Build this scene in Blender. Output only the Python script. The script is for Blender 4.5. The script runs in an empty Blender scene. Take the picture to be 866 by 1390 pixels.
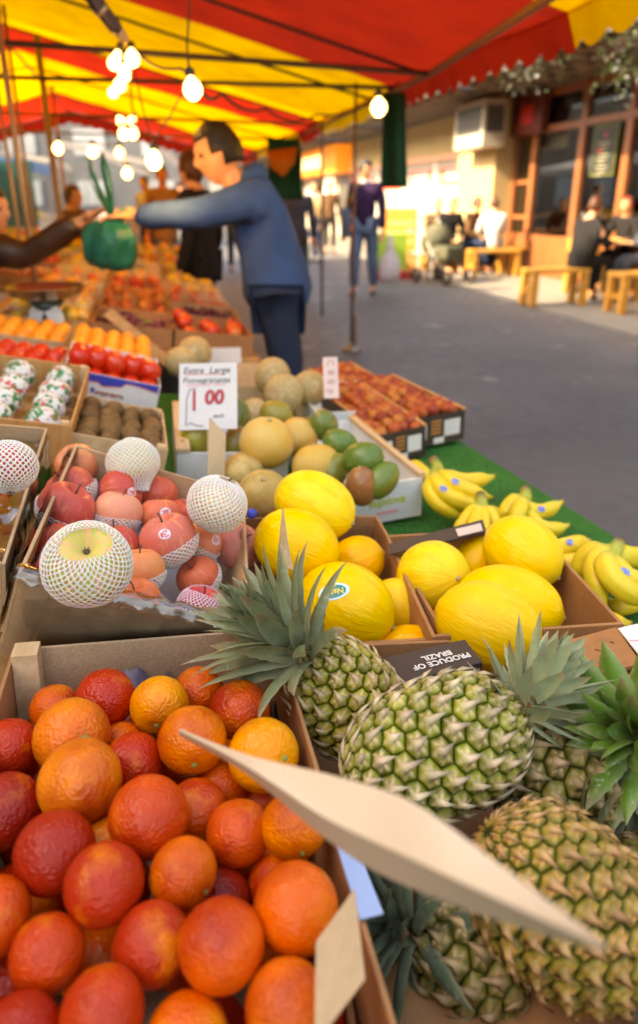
import bpy, bmesh, math, random
from mathutils import Vector, Matrix, noise as mnoise
random.seed(7)
PI = math.pi
C = bpy.context.scene.collection
rad = math.radians

# ------------------------------------------------------------------ camera model (plain numbers, used to read places off the photo)
FPX = 960.0; PITCH = rad(21.6); CAMZ = 1.3
cP, sP = math.cos(PITCH), math.sin(PITCH)
def ray(px, py):
    a = (px-433)/FPX; b = (650-py)/FPX
    return Vector((a, cP+b*sP, -sP+b*cP))
CAM = Vector((0, 0, CAMZ))
def atd(px, py, d): return CAM + ray(px, py)*d
def atz(px, py, z):
    r = ray(px, py); return CAM + r*((z-CAMZ)/r.z)
IR = Vector((1, 0, 0)); IU = Vector((0, sP, cP)); IF = Vector((0, cP, -sP))
def imgaxis(ang, dep=0):
    a, b = rad(ang), rad(dep)
    return (IR*math.cos(a)+IU*math.sin(a))*math.cos(b) + IF*math.sin(b)
SU = Vector((-0.22, 0.9755, 0)).normalized(); SV = Vector((SU.y, -SU.x, 0))
def st(s, t, z=0): return SV*s + SU*t + Vector((0, 0, z))
def ons(px, py, s0):                       # point of a ray on the plane s = s0 -> (t, z)
    r = ray(px, py); k = s0/(r.dot(SV)); return (r.dot(SU)*k, CAMZ+r.z*k)
YAW = math.atan2(SV.y, SV.x)

# ------------------------------------------------------------------ materials
MATS = {}
def nodes_of(m):
    m.use_nodes = True; nt = m.node_tree; nt.nodes.clear(); return nt
def N(nt, t, **kw):
    n = nt.nodes.new(t)
    for k, v in kw.items():
        if k in ('operation', 'blend_type', 'noise_dimensions', 'data_type', 'feature', 'attribute_name', 'interpolation', 'wave_type', 'bands_direction', 'vector_type', 'distance'):
            setattr(n, k, v)
        else: n.inputs[k].default_value = v
    return n
def L(nt, a, b): nt.links.new(a, b)
def rgb(c): return (c[0], c[1], c[2], 1)
def mix(nt, fac, a, b, blend='MIX'):
    n = nt.nodes.new('ShaderNodeMix'); n.data_type = 'RGBA'; n.blend_type = blend
    for i, v in ((0, fac), (6, a), (7, b)):
        if isinstance(v, (int, float)): n.inputs[i].default_value = v
        elif isinstance(v, (tuple, list)): n.inputs[i].default_value = rgb(v)
        else: L(nt, v, n.inputs[i])
    return n.outputs[2]
def ramp(nt, src, lo, hi):
    n = nt.nodes.new('ShaderNodeMapRange'); n.inputs[1].default_value = lo; n.inputs[2].default_value = hi
    n.clamp = True; L(nt, src, n.inputs[0]); return n.outputs[0]
def coords(nt, stretch=(1, 1, 1)):
    tc = nt.nodes.new('ShaderNodeTexCoord'); mp = nt.nodes.new('ShaderNodeMapping')
    mp.inputs[3].default_value = stretch; L(nt, tc.outputs['Object'], mp.inputs[0]); return mp.outputs[0]
def noise(nt, vec, scale, detail=3, w=True, rough=.55):
    n = nt.nodes.new('ShaderNodeTexNoise'); n.noise_dimensions = '4D'
    n.inputs['Scale'].default_value = scale; n.inputs['Detail'].default_value = detail; n.inputs['Roughness'].default_value = rough
    if vec is not None: L(nt, vec, n.inputs['Vector'])
    if w:
        oi = nt.nodes.new('ShaderNodeObjectInfo'); mu = nt.nodes.new('ShaderNodeMath'); mu.operation = 'MULTIPLY'
        mu.inputs[1].default_value = 37.0; L(nt, oi.outputs['Random'], mu.inputs[0]); L(nt, mu.outputs[0], n.inputs['W'])
    return n.outputs[0]
def mat(name, col=None, rough=.5, spec=.5, c2=None, n1=(6, .4, .65), c3=None, n2=(30, .5, .7), stretch=(1, 1, 1), bump=None,
        objcol=False, attr=None, trans=0, coat=0, sss=0, metal=0, emit=None, alpha=None, meridian=False, rvar=0, ssscol=None, vorb=None):
    if name in MATS: return MATS[name]
    m = bpy.data.materials.new(name); nt = nodes_of(m); MATS[name] = m
    out = N(nt, 'ShaderNodeOutputMaterial'); p = N(nt, 'ShaderNodeBsdfPrincipled')
    vec = coords(nt, stretch)
    if meridian:
        tc = nt.nodes.new('ShaderNodeTexCoord'); sx = nt.nodes.new('ShaderNodeSeparateXYZ'); L(nt, tc.outputs['Object'], sx.inputs[0])
        cx = nt.nodes.new('ShaderNodeCombineXYZ'); L(nt, sx.outputs[0], cx.inputs[0]); L(nt, sx.outputs[1], cx.inputs[1])
        nv = nt.nodes.new('ShaderNodeVectorMath'); nv.operation = 'NORMALIZE'; L(nt, cx.outputs[0], nv.inputs[0])
        sx2 = nt.nodes.new('ShaderNodeSeparateXYZ'); L(nt, nv.outputs[0], sx2.inputs[0])
        mz = nt.nodes.new('ShaderNodeMath'); mz.operation = 'MULTIPLY'; mz.inputs[1].default_value = meridian; L(nt, sx.outputs[2], mz.inputs[0])
        c3n = nt.nodes.new('ShaderNodeCombineXYZ'); L(nt, sx2.outputs[0], c3n.inputs[0]); L(nt, sx2.outputs[1], c3n.inputs[1]); L(nt, mz.outputs[0], c3n.inputs[2])
        mvec = c3n.outputs[0]
    else: mvec = vec
    if objcol:
        oi = nt.nodes.new('ShaderNodeObjectInfo'); base = oi.outputs['Color']
        if attr:
            at = N(nt, 'ShaderNodeAttribute', attribute_name='Col'); base = mix(nt, 1.0, base, at.outputs['Color'], 'MULTIPLY')
    elif attr: base = N(nt, 'ShaderNodeAttribute', attribute_name='Col').outputs['Color']
    else:
        r_ = nt.nodes.new('ShaderNodeRGB'); r_.outputs[0].default_value = rgb(col); base = r_.outputs[0]
    if c2 is not None:
        f = ramp(nt, noise(nt, mvec, n1[0]), n1[1], n1[2])
        if isinstance(c2, (int, float)): base = mix(nt, f, base, mix(nt, 1.0, base, (c2, c2, c2), 'MULTIPLY'))
        else: base = mix(nt, f, base, c2)
    if c3 is not None:
        f = ramp(nt, noise(nt, vec if not meridian else coords(nt), n2[0], 5), n2[1], n2[2])
        if isinstance(c3, (int, float)): base = mix(nt, f, base, mix(nt, 1.0, base, (c3, c3, c3), 'MULTIPLY'))
        else: base = mix(nt, f, base, c3)
    L(nt, base, p.inputs['Base Color'])
    p.inputs['Roughness'].default_value = rough; p.inputs['Specular IOR Level'].default_value = spec
    p.inputs['Metallic'].default_value = metal; p.inputs['Coat Weight'].default_value = coat; p.inputs['Coat Roughness'].default_value = .15
    if rvar:
        f = noise(nt, vec, 9, 3); ml = N(nt, 'ShaderNodeMapRange'); L(nt, f, ml.inputs[0]); ml.inputs[1].default_value = .3; ml.inputs[2].default_value = .7
        ml.inputs[3].default_value = rough-rvar; ml.inputs[4].default_value = rough+rvar; L(nt, ml.outputs[0], p.inputs['Roughness'])
    if sss:
        p.inputs['Subsurface Weight'].default_value = 1.0 if sss > 0 else 0
        p.inputs['Subsurface Radius'].default_value = (1, .45, .2) if ssscol is None else ssscol; p.inputs['Subsurface Scale'].default_value = sss
    hsrc = None
    if bump:
        b = N(nt, 'ShaderNodeBump'); b.inputs['Strength'].default_value = bump[1]; b.inputs['Distance'].default_value = bump[2] if len(bump) > 2 else .002
        L(nt, noise(nt, mvec if meridian and len(bump) > 3 else (vec if not meridian else coords(nt)), bump[0], 4), b.inputs['Height']); hsrc = b.outputs[0]
    if vorb:
        v = nt.nodes.new('ShaderNodeTexVoronoi'); v.inputs['Scale'].default_value = vorb[0]; v.feature = 'SMOOTH_F1' if len(vorb) < 4 else vorb[3]
        L(nt, coords(nt), v.inputs['Vector'])
        b2 = N(nt, 'ShaderNodeBump'); b2.inputs['Strength'].default_value = vorb[1]; b2.inputs['Distance'].default_value = vorb[2]
        L(nt, v.outputs['Distance'], b2.inputs['Height'])
        if hsrc is not None: L(nt, hsrc, b2.inputs['Normal'])
        hsrc = b2.outputs[0]
    if hsrc is not None: L(nt, hsrc, p.inputs['Normal'])
    if emit:
        p.inputs['Emission Color'].default_value = rgb(emit[0]); p.inputs['Emission Strength'].default_value = emit[1]
    sh = p.outputs[0]
    if trans:
        t = N(nt, 'ShaderNodeBsdfTranslucent'); L(nt, base, t.inputs[0]); ms = N(nt, 'ShaderNodeMixShader'); ms.inputs[0].default_value = trans
        L(nt, sh, ms.inputs[1]); L(nt, t.outputs[0], ms.inputs[2]); sh = ms.outputs[0]
    if alpha is not None:
        t = N(nt, 'ShaderNodeBsdfTransparent'); ms = N(nt, 'ShaderNodeMixShader'); ms.inputs[0].default_value = alpha
        L(nt, t.outputs[0], ms.inputs[1]); L(nt, sh, ms.inputs[2]); sh = ms.outputs[0]
    L(nt, sh, out.inputs[0]); return m

def film_mat():
    m = bpy.data.materials.new('clear_film'); nt = nodes_of(m)
    out = N(nt, 'ShaderNodeOutputMaterial'); g = N(nt, 'ShaderNodeBsdfGlossy'); g.inputs['Roughness'].default_value = .12
    g.inputs[0].default_value = (1, .97, .95, 1)
    t = N(nt, 'ShaderNodeBsdfTransparent'); t.inputs[0].default_value = (1, 1, 1, 1); fr = N(nt, 'ShaderNodeFresnel'); fr.inputs[0].default_value = 1.5
    b = N(nt, 'ShaderNodeBump'); b.inputs['Strength'].default_value = 1; b.inputs['Distance'].default_value = .006
    L(nt, noise(nt, coords(nt, (1.6, 1.6, .45)), 20, 2), b.inputs['Height']); L(nt, b.outputs[0], fr.inputs[1]); L(nt, b.outputs[0], g.inputs['Normal'])
    mm = N(nt, 'ShaderNodeMath', operation='MULTIPLY_ADD'); mm.inputs[1].default_value = 2.0; mm.inputs[2].default_value = .03; L(nt, fr.outputs[0], mm.inputs[0])
    ms = N(nt, 'ShaderNodeMixShader'); L(nt, mm.outputs[0], ms.inputs[0]); L(nt, t.outputs[0], ms.inputs[1]); L(nt, g.outputs[0], ms.inputs[2])
    L(nt, ms.outputs[0], out.inputs[0]); return m
FILM = film_mat()

# ------------------------------------------------------------------ mesh helpers
def link(o, parent=None):
    C.objects.link(o)
    if parent is not None: o.parent = parent
    return o
def mesh(name, V, F, m, parent=None, smooth=True, cols=None, mw=None, auto=None):
    me = bpy.data.meshes.new(name); me.from_pydata([tuple(v) for v in V], [], F); me.update()
    if smooth: me.polygons.foreach_set('use_smooth', [True]*len(me.polygons))
    if cols is not None:
        at = me.color_attributes.new('Col', 'FLOAT_COLOR', 'POINT')
        flat = []
        for c in cols: flat += [c[0], c[1], c[2], 1]
        at.data.foreach_set('color', flat)
    if m is not None:
        for q in (m if isinstance(m, list) else [m]): me.materials.append(q)
    o = bpy.data.objects.new(name, me); link(o, parent)
    if mw is not None: o.matrix_local = mw
    return o
def tag(o, label, cat, group=None, kind=None):
    if label: o['label'] = label
    if cat: o['category'] = cat
    if group: o['group'] = group
    if kind: o['kind'] = kind
    return o
def empty(name, mw=None, loc=None):
    o = bpy.data.objects.new(name, None); C.objects.link(o); o.empty_display_size = .05
    if mw is not None: o.matrix_world = mw
    elif loc is not None: o.location = loc
    return o
class MB:
    def __init__(s): s.V = []; s.F = []; s.C = []
    def add(s, V, F, col=None):
        n = len(s.V); s.V += [Vector(v) for v in V]; s.F += [tuple(i+n for i in f) for f in F]; s.C += [col or (1, 1, 1)]*len(V); return s
    def box(s, a, b, col=None, M=None):
        x0, y0, z0 = a; x1, y1, z1 = b
        V = [(x0, y0, z0), (x1, y0, z0), (x1, y1, z0), (x0, y1, z0), (x0, y0, z1), (x1, y0, z1), (x1, y1, z1), (x0, y1, z1)]
        if M is not None: V = [M @ Vector(v) for v in V]
        return s.add(V, [(0, 3, 2, 1), (4, 5, 6, 7), (0, 1, 5, 4), (1, 2, 6, 5), (2, 3, 7, 6), (3, 0, 4, 7)], col)
    def tube(s, pts, r, n=8, cap=True, col=None, cols=None, flat=1.0, up=Vector((0, 0, 1))):
        pts = [Vector(p) for p in pts]; rs = r if isinstance(r, (list, tuple)) else [r]*len(pts); base = len(s.V)
        T0 = (pts[1]-pts[0]).normalized(); u = T0.cross(up)
        if u.length < 1e-3: u = T0.cross(Vector((1, 0, 0)))
        u.normalize()
        for i, p in enumerate(pts):
            T = (pts[min(i+1, len(pts)-1)]-pts[max(i-1, 0)]).normalized(); u = (u-T*u.dot(T)).normalized(); w = T.cross(u)
            for k in range(n):
                a = 2*PI*k/n; s.V.append(p+u*math.cos(a)*rs[i]+w*math.sin(a)*rs[i]*flat); s.C.append((cols[i] if cols else col) or (1, 1, 1))
        for i in range(len(pts)-1):
            for k in range(n):
                a = base+i*n+k; b = base+i*n+(k+1) % n; s.F.append((a, b, b+n, a+n))
        if cap:
            s.F.append(tuple(base+k for k in range(n))[::-1]); s.F.append(tuple(base+(len(pts)-1)*n+k for k in range(n)))
        return s
    def lathe(s, prof, n=24, M=None, fn=None, col=None, colf=None):
        base = len(s.V); idx = []
        for (r, z) in prof:
            if r < 1e-6:
                v = Vector((0, 0, z)); 
                if fn: v = fn(v)
                s.V.append(M @ v if M else v); s.C.append(colf(0, z) if colf else col or (1, 1, 1)); idx.append([len(s.V)-1])
            else:
                row = []
                for k in range(n):
                    a = 2*PI*k/n; v = Vector((r*math.cos(a), r*math.sin(a), z))
                    if fn: v = fn(v)
                    s.V.append(M @ v if M else v); s.C.append(colf(a, z) if colf else col or (1, 1, 1)); row.append(len(s.V)-1)
                idx.append(row)
        for A, B in zip(idx, idx[1:]):
            if len(A) == 1 and len(B) == 1: continue
            for k in range(n):
                if len(A) == 1: s.F.append((A[0], B[(k+1) % n], B[k]))
                elif len(B) == 1: s.F.append((A[k], A[(k+1) % n], B[0]))
                else: s.F.append((A[k], A[(k+1) % n], B[(k+1) % n], B[k]))
        return s
    def ball(s, c, r, n=12, m=8, col=None, sc=(1, 1, 1)):
        prof = [(r*math.sin(PI*i/m), -r*math.cos(PI*i/m)) for i in range(m+1)]
        prof[0] = (0, -r); prof[-1] = (0, r)
        return s.lathe(prof, n, Matrix.Translation(Vector(c)) @ Matrix.Diagonal((*sc, 1)), col=col)
    def build(s, name, m, parent=None, smooth=True, mw=None, vc=False, bevel=0, auto=None):
        o = mesh(name, s.V, s.F, m, parent, smooth, s.C if vc else None, mw)
        if bevel:
            b = o.modifiers.new('bevel', 'BEVEL'); b.width = bevel; b.segments = 2; b.limit_method = 'ANGLE'
        return o
def bake(o, name, m, parent=None, smooth=True, keepmw=False):
    """evaluate modifiers to a plain mesh object and drop the source"""
    dg = bpy.context.evaluated_depsgraph_get(); me = bpy.data.meshes.new_from_object(o.evaluated_get(dg)); bpy.data.objects.remove(o, do_unlink=True)
    me.name = name
    if smooth: me.polygons.foreach_set('use_smooth', [True]*len(me.polygons))
    me.materials.clear(); me.materials.append(m)
    n = bpy.data.objects.new(name, me); link(n, parent); return n
def frame(o, ex=None, ey=None, ez=None):
    M = Matrix.Identity(4)
    for i, v in enumerate((ex, ey, ez)): M.col[i].xyz = v
    M.translation = o; return M
def axis_frame(o, axis, twist=0.0):
    z = Vector(axis).normalized(); x = z.orthogonal().normalized(); y = z.cross(x)
    return frame(Vector(o), x, y, z) @ Matrix.Rotation(twist, 4, 'Z')
def rnd_rot():
    from mathutils import Quaternion
    q = Quaternion((random.gauss(0, 1), random.gauss(0, 1), random.gauss(0, 1), random.gauss(0, 1))); q.normalize(); return q.to_matrix().to_4x4()
def dup(root, mw, label=None, color=None, scale=None, cat=True):
    def cp(o, par):
        c = o.copy(); C.objects.link(c)
        if par is not None: c.parent = par; c.matrix_parent_inverse = o.matrix_parent_inverse.copy()
        for ch in list(kids.get(o.name, [])): cp(ch, c)
        return c
    kids = {}
    stack = [root]
    while stack:
        o = stack.pop(); kids[o.name] = list(o.children); stack += kids[o.name]
    r = cp(root, None); r.matrix_world = mw @ (Matrix.Scale(scale, 4) if scale else Matrix.Identity(4))
    if label: r['label'] = label
    if color: r.color = (*color, 1)
    return r
def text_mesh(txt, size, shear=0, align='CENTER', ext=0.0003, res=3, bold=0):
    cu = bpy.data.curves.new('txt', 'FONT'); cu.body = txt; cu.size = size; cu.align_x = align; cu.align_y = 'CENTER'; cu.shear = shear; cu.extrude = ext; cu.offset = bold; cu.resolution_u = res
    o = bpy.data.objects.new('txt', cu); C.objects.link(o); dg = bpy.context.evaluated_depsgraph_get()
    me = bpy.data.meshes.new_from_object(o.evaluated_get(dg)); bpy.data.objects.remove(o, do_unlink=True); return me
def lettering(txt, size, m, parent, M, name='lettering', **kw):
    me = text_mesh(txt, size, **kw); me.materials.clear(); me.materials.append(m)
    o = bpy.data.objects.new(name, me); link(o, parent); o.matrix_local = M; return o
class Ided:                                    # a sloped or level carton frame: corner, axes and size
    def __init__(s, v):
        ox, oy, oz, yaw, roll, pitch, w, d, h = v; yaw, roll, pitch = map(rad, (yaw, roll, pitch))
        ex = Vector((math.cos(yaw)*math.cos(roll), math.sin(yaw)*math.cos(roll), -math.sin(roll)))
        ey = Vector((-math.sin(yaw)*math.cos(pitch), math.cos(yaw)*math.cos(pitch), math.sin(pitch)))
        ey = (ey-ex*ex.dot(ey)).normalized(); ez = ex.cross(ey)
        s.w, s.d, s.h = w, d, h; s.M = frame(Vector((ox, oy, oz)), ex, ey, ez) @ Matrix.Translation((0, 0, -h))  # origin bottom front left
    def zoomed(s, f): s.M = Matrix.Translation(CAM) @ Matrix.Scale(f, 4) @ Matrix.Translation(-CAM) @ s.M; return s
    def P(s, a, b, c): return s.M @ Vector((a, b, c))
    def on(s, px, py, dz):                     # pixel ray onto the plane dz above the rim
        n = s.M.col[2].xyz.normalized(); p0 = s.P(0, 0, s.h+dz); r = ray(px, py); return CAM + r*((p0-CAM).dot(n)/r.dot(n))
def carton(name, label, B, wall, th=.004, rim=None, posts=None, cat='carton', inner=None, skip=(), labelkw=None):
    r = empty(name, B.M); tag(r, label, cat); w, d, h = B.w, B.d, B.h
    def pan(nm, a, b, m=None, bev=.0008):
        o = MB().box(a, b).build(nm, m or wall, r, smooth=False, bevel=bev); return o
    pan('base_panel', (0.001, 0.001, 0), (w-.001, d-.001, th))
    if 'front' not in skip: pan('front_panel', (0, -th, 0.0005), (w, 0, h))
    if 'back' not in skip: pan('back_panel', (0, d, 0.0005), (w, d+th, h))
    if 'left' not in skip: pan('side_panel', (-th, -th, 0), (0, d+th, h-.0007))
    if 'right' not in skip: pan('side_panel', (w, -th, 0), (w+th, d+th, h-.0007))
    if posts:
        pw, ph = posts[0], posts[1]
        for (x, y) in ((0, 0), (w-pw, 0), (0, d-pw), (w-pw, d-pw)):
            MB().box((x+.0006, y+.0006, th+.0005), (x+pw-.0006, y+pw-.0006, h+ph)).build('corner_post', posts[2], r, smooth=False, bevel=.001)
    return r
# ================================================================== materials
CARD = mat('cardboard', (.55, .35, .19), .75, .3, c2=.8, n1=(5, .35, .7), c3=.86, n2=(60, .45, .7), bump=(90, .25, .001), stretch=(1, 1, 3))
CARDW = mat('cardboard_warm', (.42, .19, .075), .72, .3, c2=.75, n1=(6, .35, .7), c3=.85, n2=(70, .45, .7), bump=(80, .25, .001))
FIBRE = mat('fibreboard', (.50, .33, .19), .8, .25, c2=.72, n1=(300, .35, .65), c3=.9, n2=(8, .4, .7), bump=(350, .6, .0008))
WOOD = mat('pale_wood', (.66, .46, .26), .65, .3, c2=(.50, .31, .15), n1=(7, .35, .75), stretch=(9, 1.2, 9), bump=(40, .2, .001))
WOODO = mat('orange_wood', (.62, .33, .12), .55, .35, c2=(.42, .19, .06), n1=(6, .35, .75), stretch=(8, 8, 1.2), bump=(40, .2, .001))
BLACKCARD = mat('black_card', (.035, .024, .02), .5, .45, c2=(.07, .045, .035), n1=(6, .4, .8), c3=(.11, .07, .05), n2=(45, .66, .78), bump=(60, .15, .001))
WHITECARD = mat('white_card', (.72, .71, .68), .6, .35, c2=.86, n1=(6, .4, .7), c3=.9, n2=(40, .5, .75), bump=(40, .15, .001))
BLUECARD = mat('blue_card', (.33, .44, .68), .6, .35, c2=.85, n1=(8, .4, .7), bump=(50, .1, .001))
PAPER = mat('white_paper', (.78, .75, .72), .6, .3, c2=.92, n1=(9, .4, .7), trans=.15)
INK = mat('black_ink', (.03, .028, .03), .6); REDINK = mat('red_ink', (.62, .02, .035), .5); PINKINK = mat('pink_ink', (.80, .33, .33), .6)
WHITEINK = mat('white_ink', (.74, .68, .62), .6); BLUEINK = mat('blue_ink', (.03, .05, .38), .5); ORANGEINK = mat('orange_ink', (.62, .25, .06), .6)
GREENINK = mat('green_ink', (.02, .20, .16), .35); YELLOWINK = mat('yellow_ink', (.80, .62, .08), .5)
BLUESTICK = mat('blue_sticker', (.05, .12, .52), .35, c2=(.5, .5, .6), n1=(260, .5, .62))
ORANGE = mat('orange_peel', objcol=True, rough=.25, spec=.30, c2=(.40, .020, .004), n1=(13, .44, .72), c3=(.84, .27, .01), n2=(20, .56, .80), vorb=(300, .9, .0017), bump=(9, .4, .004), sss=.0015, rvar=.06)
PLAINORANGE = mat('small_orange_peel', (.86, .36, .03), .4, .5, c2=(.75, .22, .02), n1=(20, .4, .7), vorb=(260, .4, .001))
APPLE = mat('apple_skin', objcol=True, rough=.32, spec=.24, c2=(.84, .46, .17), n1=(5.0, .54, .88), c3=(.80, .50, .26), n2=(210, .66, .82), meridian=9, bump=(12, .1, .003), sss=.003)
APPLEG = mat('apple_pale_end', (.56, .52, .11), .35, .3, c2=(.82, .42, .20), n1=(5, .44, .66), c3=.5, n2=(90, .62, .78), meridian=9, sss=.004)
NET = mat('foam_net', (.86, .83, .78), .6, .3, trans=.25, sss=.002)
MELON = mat('canary_melon', objcol=True, rough=.32, spec=.24, c2=(.86, .48, .008), n1=(3.2, .52, .80), c3=(.90, .70, .12), n2=(60, .60, .8), meridian=5, bump=(5.5, .55, .006, 1), sss=.004, rvar=.05)
GALIA = mat('galia_melon', objcol=True, rough=.5, spec=.35, c2=(.62, .44, .16), n1=(14, .45, .65), c3=(.62, .46, .2), n2=(120, .6, .75), vorb=(90, .12, .0012), bump=(30, .25, .002))
CANTA = mat('cantaloupe_rind', (.46, .32, .14), .62, .3, c2=(.40, .30, .12), n1=(10, .4, .7), c3=(.60, .48, .28), n2=(90, .5, .7), vorb=(70, .3, .002, 'F1'))
MANGO = mat('mango_skin', objcol=True, rough=.33, spec=.5, c2=(.42, .07, .025), n1=(7, .56, .8), c3=(.30, .30, .06), n2=(120, .6, .75), bump=(10, .15, .003))
KIWI = mat('kiwi_skin', (.20, .10, .035), .7, .25, c2=(.12, .055, .02), n1=(25, .4, .7), c3=(.30, .17, .06), n2=(160, .5, .7), bump=(180, .5, .001))
TOMATO = mat('tomato_skin', (.66, .028, .012), .18, .5, c2=(.72, .09, .015), n1=(12, .5, .8), sss=.003)
NECT = mat('apricot_skin', objcol=True, rough=.5, spec=.35, c2=(.52, .17, .03), n1=(22, .5, .75), c3=.7, n2=(40, .5, .75))
BANANA = mat('banana_peel', attr=True, rough=.42, spec=.4, c2=(.62, .40, .025), n1=(22, .60, .85), c3=(.22, .12, .03), n2=(75, .69, .74), bump=(30, .2, .002), sss=.003)
PINE = mat('pineapple_rind', attr=True, rough=.48, spec=.25, c2=.5, n1=(60, .48, .75), c3=(.46, .40, .30), n2=(300, .64, .80), bump=(260, .5, .001), rvar=.1)
PLEAF = mat('pineapple_leaf', attr=True, rough=.42, spec=.45, c2=.7, n1=(30, .45, .7), c3=(.42, .42, .36), n2=(140, .58, .78), bump=(120, .35, .0012), trans=.10, stretch=(1, 1, 1))
STEMG = mat('green_stem', (.22, .30, .06), .6); STEMB = mat('brown_stem', (.10, .06, .03), .8)
GRAPEG = mat('green_grape', (.36, .42, .06), .25, .5, sss=.006, c2=(.5, .42, .08), n1=(20, .5, .7)); GRAPEP = mat('red_grape', (.16, .02, .05), .25, .5, sss=.003)
REDAP = mat('red_fruit', (.55, .04, .015), .3, .5, c2=(.65, .32, .05), n1=(12, .52, .75)); YELP = mat('yellow_fruit', (.75, .46, .05), .38, .5, c2=(.62, .5, .08), n1=(12, .5, .7))
TURF = mat('green_turf', (.035, .17, .03), .95, .15, c2=(.02, .10, .02), n1=(9, .4, .7), c3=(.07, .26, .05), n2=(420, .45, .7), bump=(600, 1, .004))

# ================================================================== fruit bodies (unit things, built once and copied)
def orange_proto(r=.038, name='blood_orange', m=None, stem=True, n=36, k=20):
    prof = []
    for i in range(k+1):
        a = -PI/2+PI*i/k; z = math.sin(a)*r*.94; rr = math.cos(a)*r
        if i > k-4: z -= r*.05*math.exp(-(rr/(r*.22))**2)
        prof.append((0 if i in (0, k) else rr, z))
    fn = lambda v: v*(1+.018*mnoise.noise(v*45)+.012*mnoise.noise(v*110))
    b = MB().lathe(prof, n, fn=fn); o = b.build(name, m or ORANGE)
    if stem:
        s = MB(); zt = r*.885
        for q in range(5):
            a = q*2*PI/5; t = Vector((math.cos(a), math.sin(a), 0)); u = Vector((-t.y, t.x, 0))
            s.add([Vector((0, 0, zt+.0012)), t*.0022+u*.0016+Vector((0, 0, zt+.001)), t*.0046+Vector((0, 0, zt+.0003)), t*.0022-u*.0016+Vector((0, 0, zt+.001))], [(0, 3, 2, 1)])
        s.ball((0, 0, zt+.0008), .0018, 8, 5)
        s.build('stem', STEMG, o)
    return o
def apple_profile(r, k=22):
    prof = []
    for i in range(k+1):
        a = PI*i/k                                  # bottom to top
        rr = r*(math.sin(a)*1.0)*(1+.06*math.cos(a)*-1); z = -r*.92*math.cos(a)
        z -= r*.44*math.exp(-(rr/(r*.30))**2) if a > PI/2 else 0
        z += r*.20*math.exp(-(rr/(r*.22))**2) if a < PI/2 else 0
        prof.append((0 if i in (0, k) else rr, z))
    return prof
def net_mesh(r, name, parent, lat0=-1.35, lat1=1.2, n=30, rows=15, th=.0022, pinch=0, gather=None, seed=0):
    V = []; F = []; rnd = random.Random(seed)
    for j in range(rows+1):
        t = j/rows; lat = lat0+(lat1-lat0)*t
        for i in range(n):
            a = 2*PI*(i+.5*(j % 2))/n
            R = r*1.045*(1+.05*math.sin(3*a+seed)*(1-t)*.4+rnd.uniform(-.012, .012)); lat_ = lat+.10*t*math.sin(2*a+seed)+rnd.uniform(-.012, .012); a += rnd.uniform(-.10, .10)*2*PI/n
            rr = max(R*math.cos(lat_), r*.16); z = R*.93*math.sin(lat_)
            if gather and t > gather:                # bunched collar above the shoulder
                q = (t-gather)/(1-gather); rr = rr*(1-q)+r*.30*q*(1+.25*math.sin(5*a)); z = z+q*r*.42
            V.append((rr*math.cos(a), rr*math.sin(a), z))
    for j in range(rows-1):
        for i in range(n):
            a = j*n+i; up = (j+1)*n+(i+(j % 2)) % n; upl = (j+1)*n+(i-1+(j % 2)) % n; top = (j+2)*n+i
            F.append((a, up, top, upl))
    o = mesh('tmp', V, F, NET); w = o.modifiers.new('w', 'WIREFRAME'); w.thickness = th; w.use_even_offset = False
    s_ = o.modifiers.new('s', 'SUBSURF'); s_.levels = 1; s_.render_levels = 1
    return bake(o, name, NET, parent)
def apple_proto(r=.043, name='apple', m=None, net=None, calyx=False, seed=1):
    def fn(v):
        a = math.atan2(v.y, v.x); f = 1+.018*math.sin(5*a)*(.5-v.z/r*.5)+.02*mnoise.noise(v*25+Vector((seed, 0, 0)))
        return Vector((v.x*f, v.y*f, v.z))
    b = MB().lathe(apple_profile(r), 36, fn=fn); o = b.build(name, m or APPLE)
    s = MB()
    if calyx: 
        for q in range(6):
            a = q*PI/3; t = Vector((math.cos(a), math.sin(a), 0)); u = Vector((-t.y, t.x, 0)); z = r*.52
            s.add([u*.0018+Vector((0, 0, z)), t*.006+Vector((0, 0, z+.004)), -u*.0018+Vector((0, 0, z)), t*.002+Vector((0, 0, z+.004))], [(0, 1, 3), (2, 3, 1)])
        s.ball((0, 0, r*.51), .0045, 8, 5); s.build('calyx', STEMB, o)
    else:
        s.tube([(0, 0, r*.55), (.001, .001, r*.85), (.004, .002, r*1.02)], [.0016, .0013, .0018], 6); s.build('stalk', STEMB, o)
    if net: net_mesh(r, 'foam_net', o, **net)
    return o
def sticker(parent, surf, c, rx, ry, m, ring=None, off=.0005, name='sticker'):
    """disc laid on a surface: surf(u, v) gives the point on the thing for tangent offsets"""
    for nm, k, mm, o_ in ((name, 1.0, ring or m, off),)+(((name+'_centre', .78, m, off+.0003),) if ring else ()):
        V = [surf(0, 0, o_)]; F = []; n = 24
        for R in (.33, .66, 1):
            for q in range(n):
                a = 2*PI*q/n; V.append(surf(rx*k*R*math.cos(a), ry*k*R*math.sin(a), o_))
        for q in range(n): F.append((0, 1+q, 1+(q+1) % n))
        for g in (0, 1):
            for q in range(n): F.append((1+g*n+q, 1+(g+1)*n+q, 1+(g+1)*n+(q+1) % n, 1+g*n+(q+1) % n))
        ob = mesh(nm, V, F, mm, parent)
        parent_ = ob if nm == name else parent
        if nm == name: first = ob
        else:
            ob.parent = first
    return first
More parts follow.
